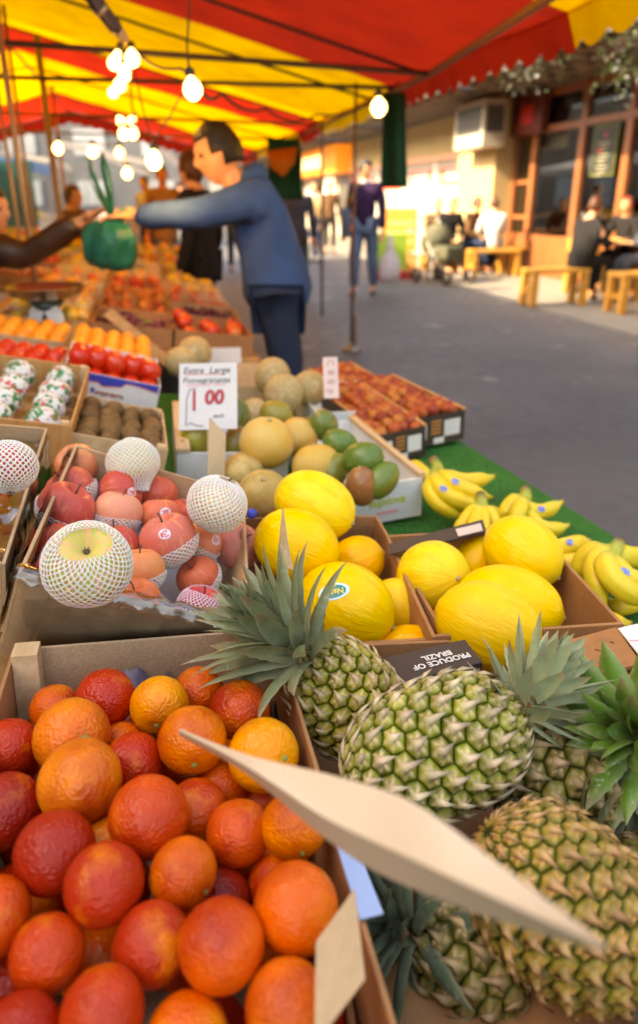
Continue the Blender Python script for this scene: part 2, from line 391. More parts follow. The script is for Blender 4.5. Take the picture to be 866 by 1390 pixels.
def melon_proto(r=.066, half=.082, name='canary_melon', m=None, point=.06, seed=0, n=48):
    k = 26; prof = []
    for i in range(k+1):
        a = PI*i/k; z = -half*math.cos(a); rr = r*math.sin(a)**.93 if 0 < i < k else 0
        if i in (k-1, k): z += half*point*.5
        if i in (0, 1): z -= half*point*.5
        prof.append((rr, z))
    def fn(v):
        a = math.atan2(v.y, v.x); w = mnoise.noise(Vector((math.cos(a)*3.2+seed, math.sin(a)*3.2, v.z*9)))
        f = 1+.012*w+.006*mnoise.noise(Vector((math.cos(a)*9, math.sin(a)*9+seed, v.z*10)))
        return Vector((v.x*f, v.y*f, v.z))
    o = MB().lathe(prof, n, fn=fn).build(name, m or MELON)
    MB().lathe([(0, half*(1+point*.5)-.002), (.005, half*(1+point*.5)-.002), (.0035, half*(1+point*.5)+.003), (0, half*(1+point*.5)+.0035)], 10).build('stalk_scar', STEMB2, o)
    return o
STEMB2 = mat('corky_scar', (.50, .38, .18), .8, c2=.6, n1=(200, .4, .6))

def pine_body(R=.062, H=.165, rows=12, n=13, pal=None, name='rind', parent=None, seed=0, skew=.5):
    """pal: groove, shoulder, face, spike colours"""
    rnd = random.Random(seed); S = 80; prof = []
    for i in range(S+1):
        v = -1+2*i/S; prof.append((R*(max(0, 1-abs(v)**2.7))**.52, H/2*v))
    L_ = [0]
    for a, b in zip(prof, prof[1:]): L_.append(L_[-1]+math.hypot(b[0]-a[0], b[1]-a[1]))
    tot = L_[-1]
    def at(s):
        s = max(0, min(tot-1e-6, s)); i = 0
        lo, hi = 0, S
        while hi-lo > 1:
            mid = (lo+hi)//2
            if L_[mid] <= s: lo = mid
            else: hi = mid
        f = (s-L_[lo])/(L_[hi]-L_[lo]+1e-9); a, b = prof[lo], prof[hi]
        dr, dz = b[0]-a[0], b[1]-a[1]; l = math.hypot(dr, dz)+1e-9
        return a[0]+dr*f, a[1]+dz*f, dz/l, -dr/l        # r, z, normal r, normal z
    B = MB(); h = (tot*.94)/rows; s0 = tot*.03+h*.5
    g, sh, fc, sp = pal
    def jit(c, k=.12): f = 1+rnd.uniform(-k, k); return (c[0]*f, c[1]*f*(1+rnd.uniform(-.05, .05)), c[2]*f)
    def lerp(a, b, t): return tuple(a[i]*(1-t)+b[i]*t for i in range(3))
    for i in range(rows):
        for j in range(n):
            th0 = 2*PI*(j+skew*i)/n; sc_ = s0+i*h; u = rnd.uniform(-1, 1)*.02
            shc, fcc, spc = jit(sh, .32), jit(fc, .3), jit(sp, .2)
            if rnd.random() < .25: fcc = lerp(fcc, shc, .6)
            def pt(x, y, o):
                r_, z_, nr, nz = at(sc_+y*h); a = th0+2*PI*x/n
                rr = r_+nr*o; return Vector((rr*math.cos(a), rr*math.sin(a), z_+nz*o))
            rloc = at(sc_)[0]/R; ht = .0070*max(.45, rloc)
            hexa = [(0, -.667), (.25, -.5), (.5, -.333), (.5, 0), (.5, .333), (.25, .5), (0, .667), (-.25, .5), (-.5, .333), (-.5, 0), (-.5, -.333), (-.25, -.5)]
            V = []; cols = []
            for ri, (k, hk) in enumerate(((1.0, 0), (.90, .38), (.74, .66), (.50, .86), (.24, 1.0))):
                for ei, (x, y) in enumerate(hexa):
                    ridge = (ei in (0, 2, 4, 6, 8, 10)); yy = y*k+(1-k)*.06
                    o_ = ht*hk+(.0010 if ridge else -.0006)*(0 < ri < 4)*(ht/.007)
                    V.append(pt(x*k*rnd.uniform(.96, 1.04), yy, o_))
                    if ri == 0: c = g
                    elif ri == 1: c = lerp(g, shc, .7)
                    elif ri == 2: c = lerp(shc, g, .1) if not ridge else lerp(shc, spc, .35)
                    elif ri == 3: c = lerp(fcc, shc, .5) if not ridge else lerp(fcc, spc, .85)
                    else: c = lerp(fcc, spc, .85)
                    cols.append(c)
            c0 = len(V); V.append(pt(0, .06, ht*1.12)); cols.append(spc)
            F = []
            for q in range(4):
                for e in range(12): a, b2 = q*12+e, q*12+(e+1) % 12; F.append((a, b2, b2+12, a+12))
            for e in range(12): F.append((48+e, 48+(e+1) % 12, c0))
            nb = len(B.V); B.V += V; B.C += cols; B.F += [tuple(x+nb for x in f) for f in F]
            # the dry bract: a pointed scale lying toward the crown
            tl = rnd.uniform(.55, 1.15); tx = rnd.uniform(-.12, .12)
            w = .26
            bv = [pt(-w, -.20, ht*1.03), pt(0, -.30, ht*1.15), pt(w, -.20, ht*1.03), pt(-w*.62, .10, ht*1.22), pt(0, .08, ht*1.75), pt(w*.62, .10, ht*1.22),
                  pt(tx, tl, ht*1.25+rnd.uniform(.001, .006)), pt(0, .0, ht*.8)]
            B.add(bv, [(0, 1, 4, 3), (1, 2, 5, 4), (3, 4, 6), (4, 5, 6), (0, 3, 7), (3, 6, 7), (6, 5, 7), (5, 2, 7)])
            tipc = lerp(sp, (.30, .17, .09), rnd.random()*.6)
            B.C[-8:] = [lerp(shc, spc, .3), lerp(shc, spc, .2), lerp(shc, spc, .3), spc, spc, spc, tipc, g]
    # underlying solid body
    B.lathe([(0, prof[0][1])]+[(max(1e-4, r_-.001), z_) for r_, z_ in prof[2:-2:4]]+[(0, prof[-1][1])], 24, col=g)
    return B.build(name, PINE, parent, smooth=True, vc=True)
def crown(parent, base, axis, n=42, L0=.055, L1=.115, W=.026, open_=(100, 8), bend=(35, 15), pal=None, seed=0, h=.055, name='crown', r0=.010, sway=None):
    rnd = random.Random(seed); M = axis_frame(base, axis); B = MB(); pc, pm, pt_ = pal
    def lerp(a, b, t): return tuple(a[i]*(1-t)+b[i]*t for i in range(3))
    for i in range(n):
        f = i/(n-1); az = i*2.39996+rnd.uniform(-.15, .15); el = rad(open_[0]+(open_[1]-open_[0])*f**.8+rnd.uniform(-9, 9))
        ln = (L0+(L1-L0)*math.sin(PI*min(1, f*1.25+.12))**.8)*rnd.uniform(.85, 1.12); w = W*(1-.45*f)*rnd.uniform(.85, 1.1)
        bd = rad(bend[0]+(bend[1]-bend[0])*f)*rnd.uniform(.5, 1.3); rad_ = Vector((math.cos(az), math.sin(az), 0)); Z = Vector((0, 0, 1)); tn = Vector((-math.sin(az), math.cos(az), 0))
        p = rad_*r0*(1-.6*f)+Z*(h*f); e = el; m_ = 11; vb = len(B.V); shade = rnd.uniform(.8, 1.15); roll = rnd.uniform(-.15, .15)
        dead = rnd.random() < .3
        for k in range(m_+1):
            t = k/m_; ee = e+bd*t*t*1.2-.25*(1-t); d = Z*math.cos(ee)+rad_*math.sin(ee)+tn*roll*t
            nrm = (-Z*math.sin(ee)+rad_*math.cos(ee))
            if k: p = p+d*ln/m_
            ww = w*(1-t**2.1)*(.78+.5*t)*(1+(.05 if k % 2 else -.05)); ww = max(ww, .0006); ch = ww*.30*(1-t*.4)
            for q in (-1, -.5, 0, .5, 1):
                B.V.append(M @ (p+tn*ww*.5*q-nrm*(ch*(q*q)*-1+0)*1.0-nrm*0))
                c = lerp(pc, pm, min(1, t*1.5)) if t < .65 else lerp(pm, pt_, (t-.65)/.35*(1.0 if dead else .35))
                if abs(q) == 1: c = lerp(c, (.45, .38, .2), .35)
                B.C.append(tuple(x*shade for x in c))
        for k in range(m_):
            for q in range(4):
                a = vb+k*5+q; B.F.append((a, a+1, a+6, a+5))
    return B.build(name, PLEAF, parent, smooth=True, vc=True)
PAL_Y = ((.045, .065, .008), (.30, .25, .015), (.66, .42, .045), (.58, .42, .22))
PAL_G = ((.035, .062, .007), (.25, .25, .018), (.52, .40, .08), (.66, .49, .30))
PAL_O = ((.04, .045, .008), (.23, .18, .018), (.66, .25, .018), (.54, .29, .12))
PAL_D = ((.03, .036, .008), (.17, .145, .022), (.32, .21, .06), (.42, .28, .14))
LF_GREY = ((.42, .44, .25), (.17, .22, .10), (.30, .20, .12)); LF_GREEN = ((.30, .42, .12), (.10, .24, .022), (.30, .22, .10)); LF_PALE = ((.48, .52, .32), (.32, .39, .22), (.45, .34, .18))
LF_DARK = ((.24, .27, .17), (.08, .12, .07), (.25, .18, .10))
def pineapple(label, c, axis, R, H, pal, lp, seed, crown_axis=None, ckw=None, rows=12, n=13, twist=0, skew=.5):
    a = Vector(axis).normalized(); M = axis_frame(c, a, twist); r = empty('pineapple', M); tag(r, label, 'pineapple', 'whole pineapples in the foreground crate')
    pine_body(R, H, rows, n, pal, parent=r, seed=seed, skew=skew)
    ca = (M.inverted().to_3x3() @ Vector(crown_axis)).normalized() if crown_axis is not None else Vector((0, 0, 1))
    crown(r, Vector((0, 0, H/2-.004)), ca, pal=lp, seed=seed, **(ckw or {})); return r
# ---------------- bananas
def bez(a, b, c, t): return a*(1-t)**2+b*2*t*(1-t)+c*t*t
def banana_bunch(label, neck, fingers, green=.3, r=.0165, stickers=(), group='banana hands on the green turf'):
    """fingers: list of (mid, tip) world points; the middle point is passed through"""
    root = empty('banana_bunch' if len(fingers) > 1 else 'banana', loc=neck); tag(root, label, 'bananas' if len(fingers) > 1 else 'banana', group)
    neck = Vector(neck); Y = (.80, .56, .035); YG = (.52, .52, .05); G = (.30, .38, .05); BR = (.09, .05, .025)
    for i, (mid, tip) in enumerate(fingers):
        mid, tip = Vector(mid), Vector(tip); ctrl = mid*2-(neck+tip)*.5; n = 22; pts = []; rs = []; cols = []
        ln = (mid-neck).length+(tip-mid).length; rr = r*(.93+.14*random.random())
        for k in range(n+1):
            t = k/n; pts.append(bez(neck, ctrl, tip, t)-neck)
            q = t*ln
            if t < .16: R_ = rr*(.36+.10*t/.16)
            elif t < .34: R_ = rr*(.46+.54*math.sin((t-.16)/.18*PI/2))
            elif t < .78: R_ = rr
            elif t < .95: R_ = rr*(1-.68*((t-.78)/.17)**1.6)
            else: R_ = rr*.30
            rs.append(R_)
            c = G if t < .12 else tuple(G[j]*(1-(t-.12)/.2)+Y[j]*(t-.12)/.2 for j in range(3)) if t < .32 else Y
            if green > .5: c = tuple(c[j]*.6+YG[j]*.4 for j in range(3))
            if t > .86: c = tuple(c[j]*.5+YG[j]*.5 for j in range(3))
            if t > .955: c = BR
            cols.append(c)
        B = MB(); base = 0; B.tube(pts, rs, 15, cols=cols)
        # five soft ridges
        for k in range(n+1):
            ctr = pts[k]
            for a in range(15):
                v = B.V[k*15+a]; f = 1+.055*math.cos(5*(2*PI*a/15)); B.V[k*15+a] = ctr+(v-ctr)*f
        o = B.build('fruit', BANANA, root, vc=True)
        if i in stickers:
            k = int(n*.52); ctr = pts[k]; toc = (CAM-(neck+ctr)); T = (pts[k+1]-pts[k-1]).normalized(); nn = (toc-T*toc.dot(T)).normalized(); nn = (nn+Vector((0, 0, .5))).normalized(); nn = (nn-T*nn.dot(T)).normalized(); W = T.cross(nn)
            R_ = rs[k]*1.05
            def surf(x, y, off): return ctr+T*x+(nn*math.cos(y/R_)+W*math.sin(y/R_))*(R_+off)
            sticker(o, surf, None, .0095, .0068, BLUESTICK, off=.0008)
    if len(fingers) > 1:
        d = (sum((Vector(f[0]) for f in fingers), Vector())/len(fingers)-neck).normalized()
        MB().tube([-d*.026, -d*.012, d*.004, d*.02], [.011, .0125, .014, .012], 10, cols=[(.10, .055, .03), (.24, .20, .05), (.34, .36, .06), (.42, .42, .06)]).build('stem', BANANA, root, vc=True)
    return root
# ================================================================== the stall nearest the camera
def relax(items, it=25, k=.5):
    for _ in range(it):
        for i in range(len(items)):
            for j in range(i):
                a, b = items[i], items[j]; d = a[0]-b[0]; m = (a[1]+b[1])*.975; l = d.length
                if 1e-6 < l < m:
                    p = d*((m-l)/l*.5*k)
                    # push mostly along the line of sight so the pile keeps its layout
                    a[0] = a[0]+p; b[0] = b[0]-p
# ---- crate of blood oranges
BO = Ided([-.282, .220, .738, 12.5, 3.0, -1.0, .356, .606, .15]).zoomed(.90)
oc = carton('fruit_crate', 'fibreboard and pine crate piled with blood oranges at the front', BO, FIBRE, .005, posts=(.034, .012, WOOD), cat='crate')
for ch in oc.children:
    if ch.name.startswith('side_panel'): ch.data.materials.clear(); ch.data.materials.append(CARDW)
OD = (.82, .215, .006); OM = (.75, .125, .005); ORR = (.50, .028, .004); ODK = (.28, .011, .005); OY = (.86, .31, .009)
olist = [  # px, py, diameter px, height over the bed, colour, stem facing (image angle, toward camera) or None, label
 (145, 951, 80, .006, ORR, None, 'glossy red blood orange against the back wall of its crate'),
 (216, 957, 79, .010, OY, (-80, -62), 'yellow-orange fruit with green star facing out, top middle of the crate'),
 (75, 962, 66, -.012, OM, None, 'dull orange half hidden in the far left corner of the crate'),
 (270, 938, 68, -.006, OM, None, 'plain orange tucked in the far row behind the yellow one'),
 (326, 964, 82, .004, (0.725, 0.102, 0.007), None, 'red-orange fruit in the far right corner of the crate'),
 (97, 1002, 102, .008, (0.781, 0.184, 0.010), (20, -48), 'orange with its stem end turned right, left of the crumpled red one'),
 (188, 1033, 82, -.006, ORR, None, 'wrinkled crimson orange between three paler ones'),
 (264, 1017, 93, .012, OD, (-65, -60), 'bright orange with green star touched by the tip of the blurred card'),
 (349, 1030, 98, .010, OY, (15, -45), 'yellow-orange fruit with pale star by the right wall behind the card'),
 (22, 1014, 78, -.004, ORR, None, 'dark red-orange fruit at the left edge, level with the second row'),
 (104, 1069, 114, .022, (0.837, 0.238, 0.013), None, 'large yellow-orange fruit without blush, left of the mottled one'),
 (205, 1112, 108, .026, (0.632, 0.075, 0.007), None, 'big mottled red-orange fruit in the middle of the pile'),
 (271, 1105, 86, -.008, OM, None, 'orange peering out right of the big mottled one'),
 (384, 1131, 90, .020, OD, (-60, -55), 'orange with a green button low on its face, right of the card tip'),
 (328, 1143, 88, .000, (0.744, 0.116, 0.008), None, 'orange squeezed left of the one with the green button'),
 (16, 1098, 100, .000, ODK, None, 'deep red orange cut by the left edge, halfway down'),
 (66, 1174, 110, .016, (0.391, 0.020, 0.005), None, 'deep crimson orange left of centre with a soft blush'),
 (146, 1228, 108, .020, (0.512, 0.034, 0.006), None, 'dark red fruit under the big mottled orange'),
 (248, 1200, 94, .010, (0.763, 0.150, 0.009), (-20, -30), 'dimpled orange below and right of the big mottled one'),
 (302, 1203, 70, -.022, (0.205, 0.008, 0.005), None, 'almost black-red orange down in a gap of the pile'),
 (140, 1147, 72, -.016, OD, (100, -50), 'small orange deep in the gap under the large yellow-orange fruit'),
 (381, 1247, 118, .022, (0.763, 0.136, 0.008), None, 'large pebbly orange in the near right corner of the crate'),
 (205, 1272, 106, .012, (0.512, 0.037, 0.006), None, 'red orange right of the dark one in the near row'),
 (286, 1292, 116, .016, (0.744, 0.109, 0.007), None, 'big bright orange in the near row, third from the right wall'),
 (6, 1230, 104, .008, (0.670, 0.082, 0.006), None, 'orange-red fruit cut by the left edge near the bottom'),
 (72, 1300, 100, .004, (0.614, 0.061, 0.006), None, 'red-orange fruit in the bottom left of the pile'),
 (300, 1055, 66, -.02, OM, None, 'small orange glimpsed between the two with green stars'),
 (372, 1188, 70, -.02, OM, None, 'orange hidden under the one with the green button'),
 (160, 1010, 64, -.024, OM, None, 'orange mostly buried behind the crumpled crimson one'),
 (150, 1350, 112, .006, (0.558, 0.048, 0.006), None, 'dark orange-red fruit at the bottom edge of the picture'),
 (390, 1362, 116, .004, (0.763, 0.150, 0.009), None, 'bright orange at the bottom edge beside the crate wall'),
 (262, 1385, 112, -.006, OM, None, 'orange at the bottom edge, middle of the nearest row'),
 (45, 1385, 108, -.004, (0.419, 0.020, 0.005), None, 'deep red orange in the bottom left corner'),
]
op = orange_proto(); first = True
items = []
for (px, py, dm, dz, col, st_, lab) in olist:
    c = BO.on(px, py, -.028+dz); d = (c-CAM).dot(IF); r = max(.027, min(.041, dm*d/FPX/2)); items.append([c, r, col, st_, lab])
relax(items, 20, .35)
def aim(st_):
    return axis_frame(Vector((0, 0, 0)), imgaxis(*st_), random.uniform(0, 6)) if st_ else rnd_rot()
HIDE = [(0, -1), (180, 20), (200, 30), (150, 40)]
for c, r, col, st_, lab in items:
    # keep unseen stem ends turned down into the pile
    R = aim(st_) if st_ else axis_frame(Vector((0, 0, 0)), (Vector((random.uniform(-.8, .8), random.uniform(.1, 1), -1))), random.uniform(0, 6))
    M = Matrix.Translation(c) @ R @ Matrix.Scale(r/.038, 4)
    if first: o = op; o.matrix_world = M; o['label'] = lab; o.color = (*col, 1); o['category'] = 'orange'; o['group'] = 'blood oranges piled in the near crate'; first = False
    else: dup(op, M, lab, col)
# a hidden lower layer that carries the pile
for a in range(4):
    for b in range(7):
        if random.random() < .95:
            p = BO.P(.05+a*.085, .04+b*.086, .045)
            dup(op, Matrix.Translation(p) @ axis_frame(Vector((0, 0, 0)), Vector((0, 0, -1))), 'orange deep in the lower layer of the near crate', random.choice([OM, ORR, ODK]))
pp = BO.P(.17, .44, .145)
V = []; F = []
for i in range(9):
    for j in range(5): V.append(BO.M @ Vector((.135+i*.0085, .598-.028*j/4-.004*math.sin(i*1.3), .100+.012*math.sin(i*.8)-.006*j+.005*math.sin(i*2.3+j*1.7))))
for i in range(8):
    for j in range(4): F.append((i*5+j, i*5+j+1, i*5+j+6, i*5+j+5))
tag(mesh('tissue_scrap', V, F, mat('purple_tissue', (.16, .11, .15), .4, c2=.6, n1=(60, .4, .6))), 'crumpled purple tissue scrap behind the yellow-orange fruit', 'tissue')

# ---- blurred price card standing in the orange crate, seen almost edge on
def strip_card(name, label, top, mid, bot, m, th=.0011):
    V = []; n = len(top)
    for a, b, c in zip(top, mid, bot): V += [a, b, c]
    F = []
    for i in range(n-1):
        for q in (0, 1): a = i*3+q; F.append((a, a+3, a+4, a+1))
    o = mesh(name, V, F, m); s = o.modifiers.new('s', 'SOLIDIFY'); s.thickness = th; s.offset = 0
    for p_ in o.data.polygons: p_.use_smooth = False
    return o
kp = [(244, 990, 993, 997, .60), (280, 1005, 1010, 1016, .585), (320, 1021, 1031, 1038, .57), (360, 1033, 1055, 1068, .555), (400, 1041, 1082, 1103, .54), (433, 1048, 1106, 1130, .53), (480, 1060, 1130, 1167, .515), (533, 1076, 1152, 1194, .50), (568, 1091, 1170, 1208, .49), (623, 1132, 1195, 1231, .475), (683, 1180, 1224, 1251, .46), (753, 1230, 1254, 1271, .44), (823, 1285, 1288, 1292, .42)]
k = []
for (A_, B_) in zip(kp, kp[1:]):
    for q in range(4): k.append(tuple(A_[i]+(B_[i]-A_[i])*q/4+(.8*math.sin(len(k)*1.7) if i in (1, 3) else 0) for i in range(5)))
k.append(kp[-1])
k = [tuple(sum(k[max(0, min(len(k)-1, i+o))][q] for o in range(-3, 4))/7 if 0 < i < len(k)-1 else k[i][q] for q in range(5)) for i in range(len(k))]
BEIGE = mat('beige_card', (.70, .52, .35), .7, .3, c2=.9, n1=(9, .4, .7))
k = [(a, b, c, d, e*(.95-.25*i/(len(k)-1))) for i, (a, b, c, d, e) in enumerate(k)]
tag(strip_card('price_card', 'blank back of a beige card leaning out over the orange crate', [atd(a, b, e+.012) for a, b, c, d, e in k], [atd(a, c, e-.012) for a, b, c, d, e in k], [atd(a, d, e+.016) for a, b, c, d, e in k], BEIGE), 'leaning out of focus beige card that crosses oranges and pineapples', 'card')
bpy.data.objects['price_card']['label'] = 'long out of focus beige card leaning across oranges and pineapples'
# blue card between crates, and the torn cardboard corner by it
def quad_slab(name, pts, m, th=.002, parent=None):
    pts = [Vector(p) for p in pts]; n = (pts[1]-pts[0]).cross(pts[3]-pts[0]).normalized(); V = pts+[p-n*th for p in pts]
    return mesh(name, V, [(0, 1, 2, 3), (7, 6, 5, 4), (0, 4, 5, 1), (1, 5, 6, 2), (2, 6, 7, 3), (3, 7, 4, 0)], m, parent, smooth=False)
tag(quad_slab('blue_card', [atd(452, 1135, .63), atd(476, 1133, .64), atd(519, 1242, .56), atd(488, 1250, .55)], BLUECARD), 'pale blue card edge wedged between the oranges and the pineapples', 'card')
tag(quad_slab('cardboard_corner', [atd(430, 1280, .50), atd(482, 1208, .52), atd(496, 1330, .49), atd(428, 1420, .46)], CARD, .004), 'torn tan cardboard corner standing beside the near end of the orange crate', 'cardboard')

# ---- carton of apples in foam nets
BA = Ided([-.339, .714, .903, 9.0, 21.0, 6.5, .272, .345, .126]).zoomed(1.09)
ac = carton('apple_carton', 'tilted tan carton lined with clear film and full of netted apples', BA, CARD, .0045)
def wavy(name, M0, w, h, amp, parent, nx=26, ny=12, off=.003, seed=0):
    V = []; F = []
    for i in range(nx+1):
        for j in range(ny+1):
            x = w*i/nx; z = h*j/ny; y = -off-amp*(.5+.5*mnoise.noise(Vector((x*38+seed, z*12+x*14, seed))))-amp*.4*mnoise.noise(Vector((x*90, z*40, seed)))
            V.append(M0 @ Vector((x, y, z)))
    for i in range(nx):
        for j in range(ny): a = i*(ny+1)+j; F.append((a, a+ny+1, a+ny+2, a+1))
    return mesh(name, V, F, FILM, parent)
wavy('film_liner', Matrix.Translation((-.006, -.0045, .0)), .285, .126, .006, ac)
wavy('film_liner', Matrix.Translation((-.005, .35, 0)) @ Matrix.Rotation(-PI/2, 4, 'Z'), .355, .128, .007, ac, seed=3)
wavy('film_liner', Matrix.Translation((.27, .341, .02)) @ Matrix.Rotation(PI, 4, 'Z') @ Matrix.Scale(-1, 4, (1, 0, 0)) @ Matrix.Translation((0, 0, 0)), .26, .112, .005, ac, seed=7)
wavy('film_liner', Matrix.Translation((.006, 0, .02)) @ Matrix.Rotation(PI/2, 4, 'Z') , .34, .112, .004, ac, seed=9)
# plastic folded over the near rim
V = []; F = []
for i in range(31):
    for j in range(6):
        x = -.008+.288*i/30; t = j/5; V.append((x, -.010+.024*t+.003*math.sin(i*1.9), .1275+.0035*math.sin(PI*t)+.0014*math.sin(i*2.7+j)-.010*(t > .9)-.012*(t < .1)))
for i in range(30):
    for j in range(5): a = i*6+j; F.append((a, a+6, a+7, a+1))
mesh('film_liner', V, F, FILM, ac)
quad_slab('white_tray', [(.01, .01, .02), (.262, .01, .02), (.262, .335, .02), (.01, .335, .02)], mat('white_tray', (.74, .72, .78), .5, c2=.9), .003, ac)
ap_up = apple_proto(.043, 'apple', seed=1); ap_up.color = (.60, .07, .035, 1)
cup = dict(lat0=-1.3, lat1=-.10, rows=13, n=30, th=.0024)
ap_cup = apple_proto(.043, 'apple', net=cup, seed=2)
PK = (.66, .15, .11); RD = (.58, .09, .065); OG = (.76, .30, .13); PI_ = (.60, .13, .10)
CUPS = 'cup'
alist = [
 (105, 634, 60, -.006, (.72, .25, .11), 0, 'pale orange-pink apple in the far left corner of the netted apple carton'),
 (103, 664, 68, -.010, (.60, .12, .08), 1, 'rosy apple with a strip of net at its left, just below the pale corner apple'),
 (158, 669, 64, .000, RD, 0, 'deep red apple with a small round sticker beside the white netted one'),
 (98, 699, 78, -.002, (.60, .10, .075), 1, 'streaky crimson apple lying along the left wall above the big netted one'),
 (160, 704, 66, .002, (.76, .32, .20), 1, 'orange-pink apple in a net collar in the middle of the carton'),
 (213, 672, 58, -.008, (.62, .12, .07), 0, 'dusky pink apple right under the white netted one'),
 (213, 701, 56, .004, (.70, .17, .09), 0, 'small pink-orange apple with a sticker, centre right of the carton'),
 (246, 702, 46, -.006, RD, 1, 'red apple half behind the netted apple on the right'),
 (76, 730, 62, -.014, (.60, .10, .06), 1, 'shiny pink apple wedged behind the big netted apple'),
 (167, 735, 74, -.004, RD, 1, 'red apple with darker streaks right of the big netted one'),
 (219, 746, 78, .008, (.68, .18, .13), 1, 'large rosy apple with a red sticker sitting in its white net'),
 (186, 780, 68, -.004, (.74, .27, .11), 1, 'orange apple right of the big netted one, second from the near wall'),
 (186, 806, 66, -.004, (.66, .17, .07), 1, 'rusty orange apple against the near wall of the carton'),
 (277, 738, 56, .002, (.72, .24, .13), 1, 'pink apple with a sticker next to the pineapple leaves'),
 (262, 775, 56, -.012, (.68, .15, .07), 1, 'apple in pink shade under the pineapple leaves'),
 (272, 826, 62, -.014, (.60, .05, .07), 2, 'apple wrapped in pink net in the near right corner of the carton'),
 (318, 742, 66, -.004, (.60, .20, .15), 0, 'dull pink apple against the right wall behind the leaves'),
 (66, 790, 60, -.03, RD, 1, 'red apple almost hidden behind the left side of the big netted one'),
 (140, 800, 60, -.035, (.6, .09, .05), 0, 'dark apple underneath the big netted one'),
]
aitems = []
for (px, py, dm, dz, col, kind, lab) in alist:
    c = BA.on(px, py, -.030+dz); d = (c-CAM).dot(IF); r = max(.035, min(.050, dm*d/FPX/2)); aitems.append([c, r, col, kind, lab, (px, py)])
relax(aitems, 15, .3)
ap_pink = apple_proto(.043, 'apple', net=dict(lat0=-1.3, lat1=1.0, rows=24, n=30, th=.0022), seed=3)
NETP = mat('pink_foam_net', (.85, .62, .66), .6, .3, trans=.2); ap_pink.children[1 if 'net' in ap_pink.children[1].name else 0].data.materials.clear()
for ch in ap_pink.children:
    if 'net' in ch.name: ch.data.materials.clear(); ch.data.materials.append(NETP)
used = set(); protos = {0: ap_up, 1: ap_cup, 2: ap_pink}
stick_px = {2: (180, 668), 6: (225, 696), 10: (224, 725), 13: (293, 733)}
for idx, (c, r, col, kind, lab, pxy) in enumerate(aitems):
    p = protos[kind]
    ax = (Vector((random.uniform(-.5, .5), random.uniform(-.2, .5), random.uniform(.5, 1.1)))) if kind != 2 else Vector((.3, .2, 1))
    if kind != 2: ax = -ax if False else ax
    M = Matrix.Translation(c) @ axis_frame(Vector((0, 0, 0)), ax, random.uniform(0, 6)) @ (Matrix.Rotation(PI*0.5*random.uniform(.3, .7), 4, 'X') if kind == 0 else Matrix.Identity(4)) @ Matrix.Scale(r/.043, 4)
    if kind not in used: used.add(kind); o = p; o.matrix_world = M; o['category'] = 'apple'; o['group'] = 'apples in the netted apple carton'; o['label'] = lab; o.color = (*col, 1)
    else:
        o = dup(p, M, lab, col)
    if idx in stick_px:
        q = ray(*stick_px[idx]); tca = (c-CAM).dot(q.normalized()); dd = (c-CAM).length_squared-tca*tca; rr = r*.97
        if dd < rr*rr*.9:
            hit = CAM+q.normalized()*(tca-math.sqrt(rr*rr-dd)); nn = (hit-c).normalized(); t1 = nn.cross(Vector((0, 0, 1))).normalized(); t2 = nn.cross(t1); Mi = o.matrix_world.inverted()
            def surf(x, y, off, nn=nn, t1=t1, t2=t2, c=c, rr=rr): return (c+(nn*rr+t1*x+t2*y).normalized()*(rr*1.0+off+.0022))
            # the label sits on the fruit: sampled on the true surface by ray cast
            bm_ = None
            dg = bpy.context.evaluated_depsgraph_get(); dg.update()
            def surf2(x, y, off, o=o, nn=nn, t1=t1, t2=t2, c=c, rr=rr):
                d = (nn*rr+t1*x+t2*y).normalized(); Mi = o.matrix_world.inverted(); s0 = Mi @ (c+d*rr*2.2); dr = (Mi.to_3x3() @ (-d)).normalized()
                ok, loc, nr, _ = o.ray_cast(s0, dr); w = o.matrix_world @ loc if ok else c+d*rr
                return Mi @ (w+d*off)
            sticker(o, surf2, None, .0088, .0078, mat('red_dot', (.62, .08, .10), .4, c2=(.8, .75, .75), n1=(330, .5, .56)), ring=mat('sticker_white', (.70, .72, .80), .4), off=.0006)
# three fully netted apples lying on top
def netted(label, px, py, d, r, ax, m, col, net, calyx=False, seed=5, name='netted_apple'):
    o = apple_proto(r, name, m, net, calyx, seed); o.matrix_world = axis_frame(atd(px, py, d), ax, .4); o.color = (*col, 1); tag(o, label, 'apple', 'apples wearing full foam nets'); return o
N1 = netted('big apple in a white net open on its pale green end', 119, 766, .845, .0505, imgaxis(72, -48), APPLEG, (.7, .6, .2), dict(lat0=-1.35, lat1=1.10, n=34, rows=26, th=.0022), True)
netted('creamy pear-shaped netted fruit knotted at its lower end at the far wall', 181, 628, 1.22, .0435, imgaxis(-75, -10), mat('pale_fruit', (.74, .58, .24), .4, c2=(.7, .62, .2), n1=(10, .4, .7)), (.7, .6, .25), dict(lat0=-1.4, lat1=1.1, n=32, rows=26, th=.0026, gather=.80), seed=8)
netted('netted peach-coloured apple on the right wall of the carton', 295, 684, 1.10, .045, imgaxis(60, -10), mat('peach_fruit', (.78, .46, .20), .4, c2=(.82, .60, .30), n1=(10, .4, .7)), (.7, .5, .25), dict(lat0=-1.4, lat1=1.3, n=32, rows=26, th=.0028), seed=11)

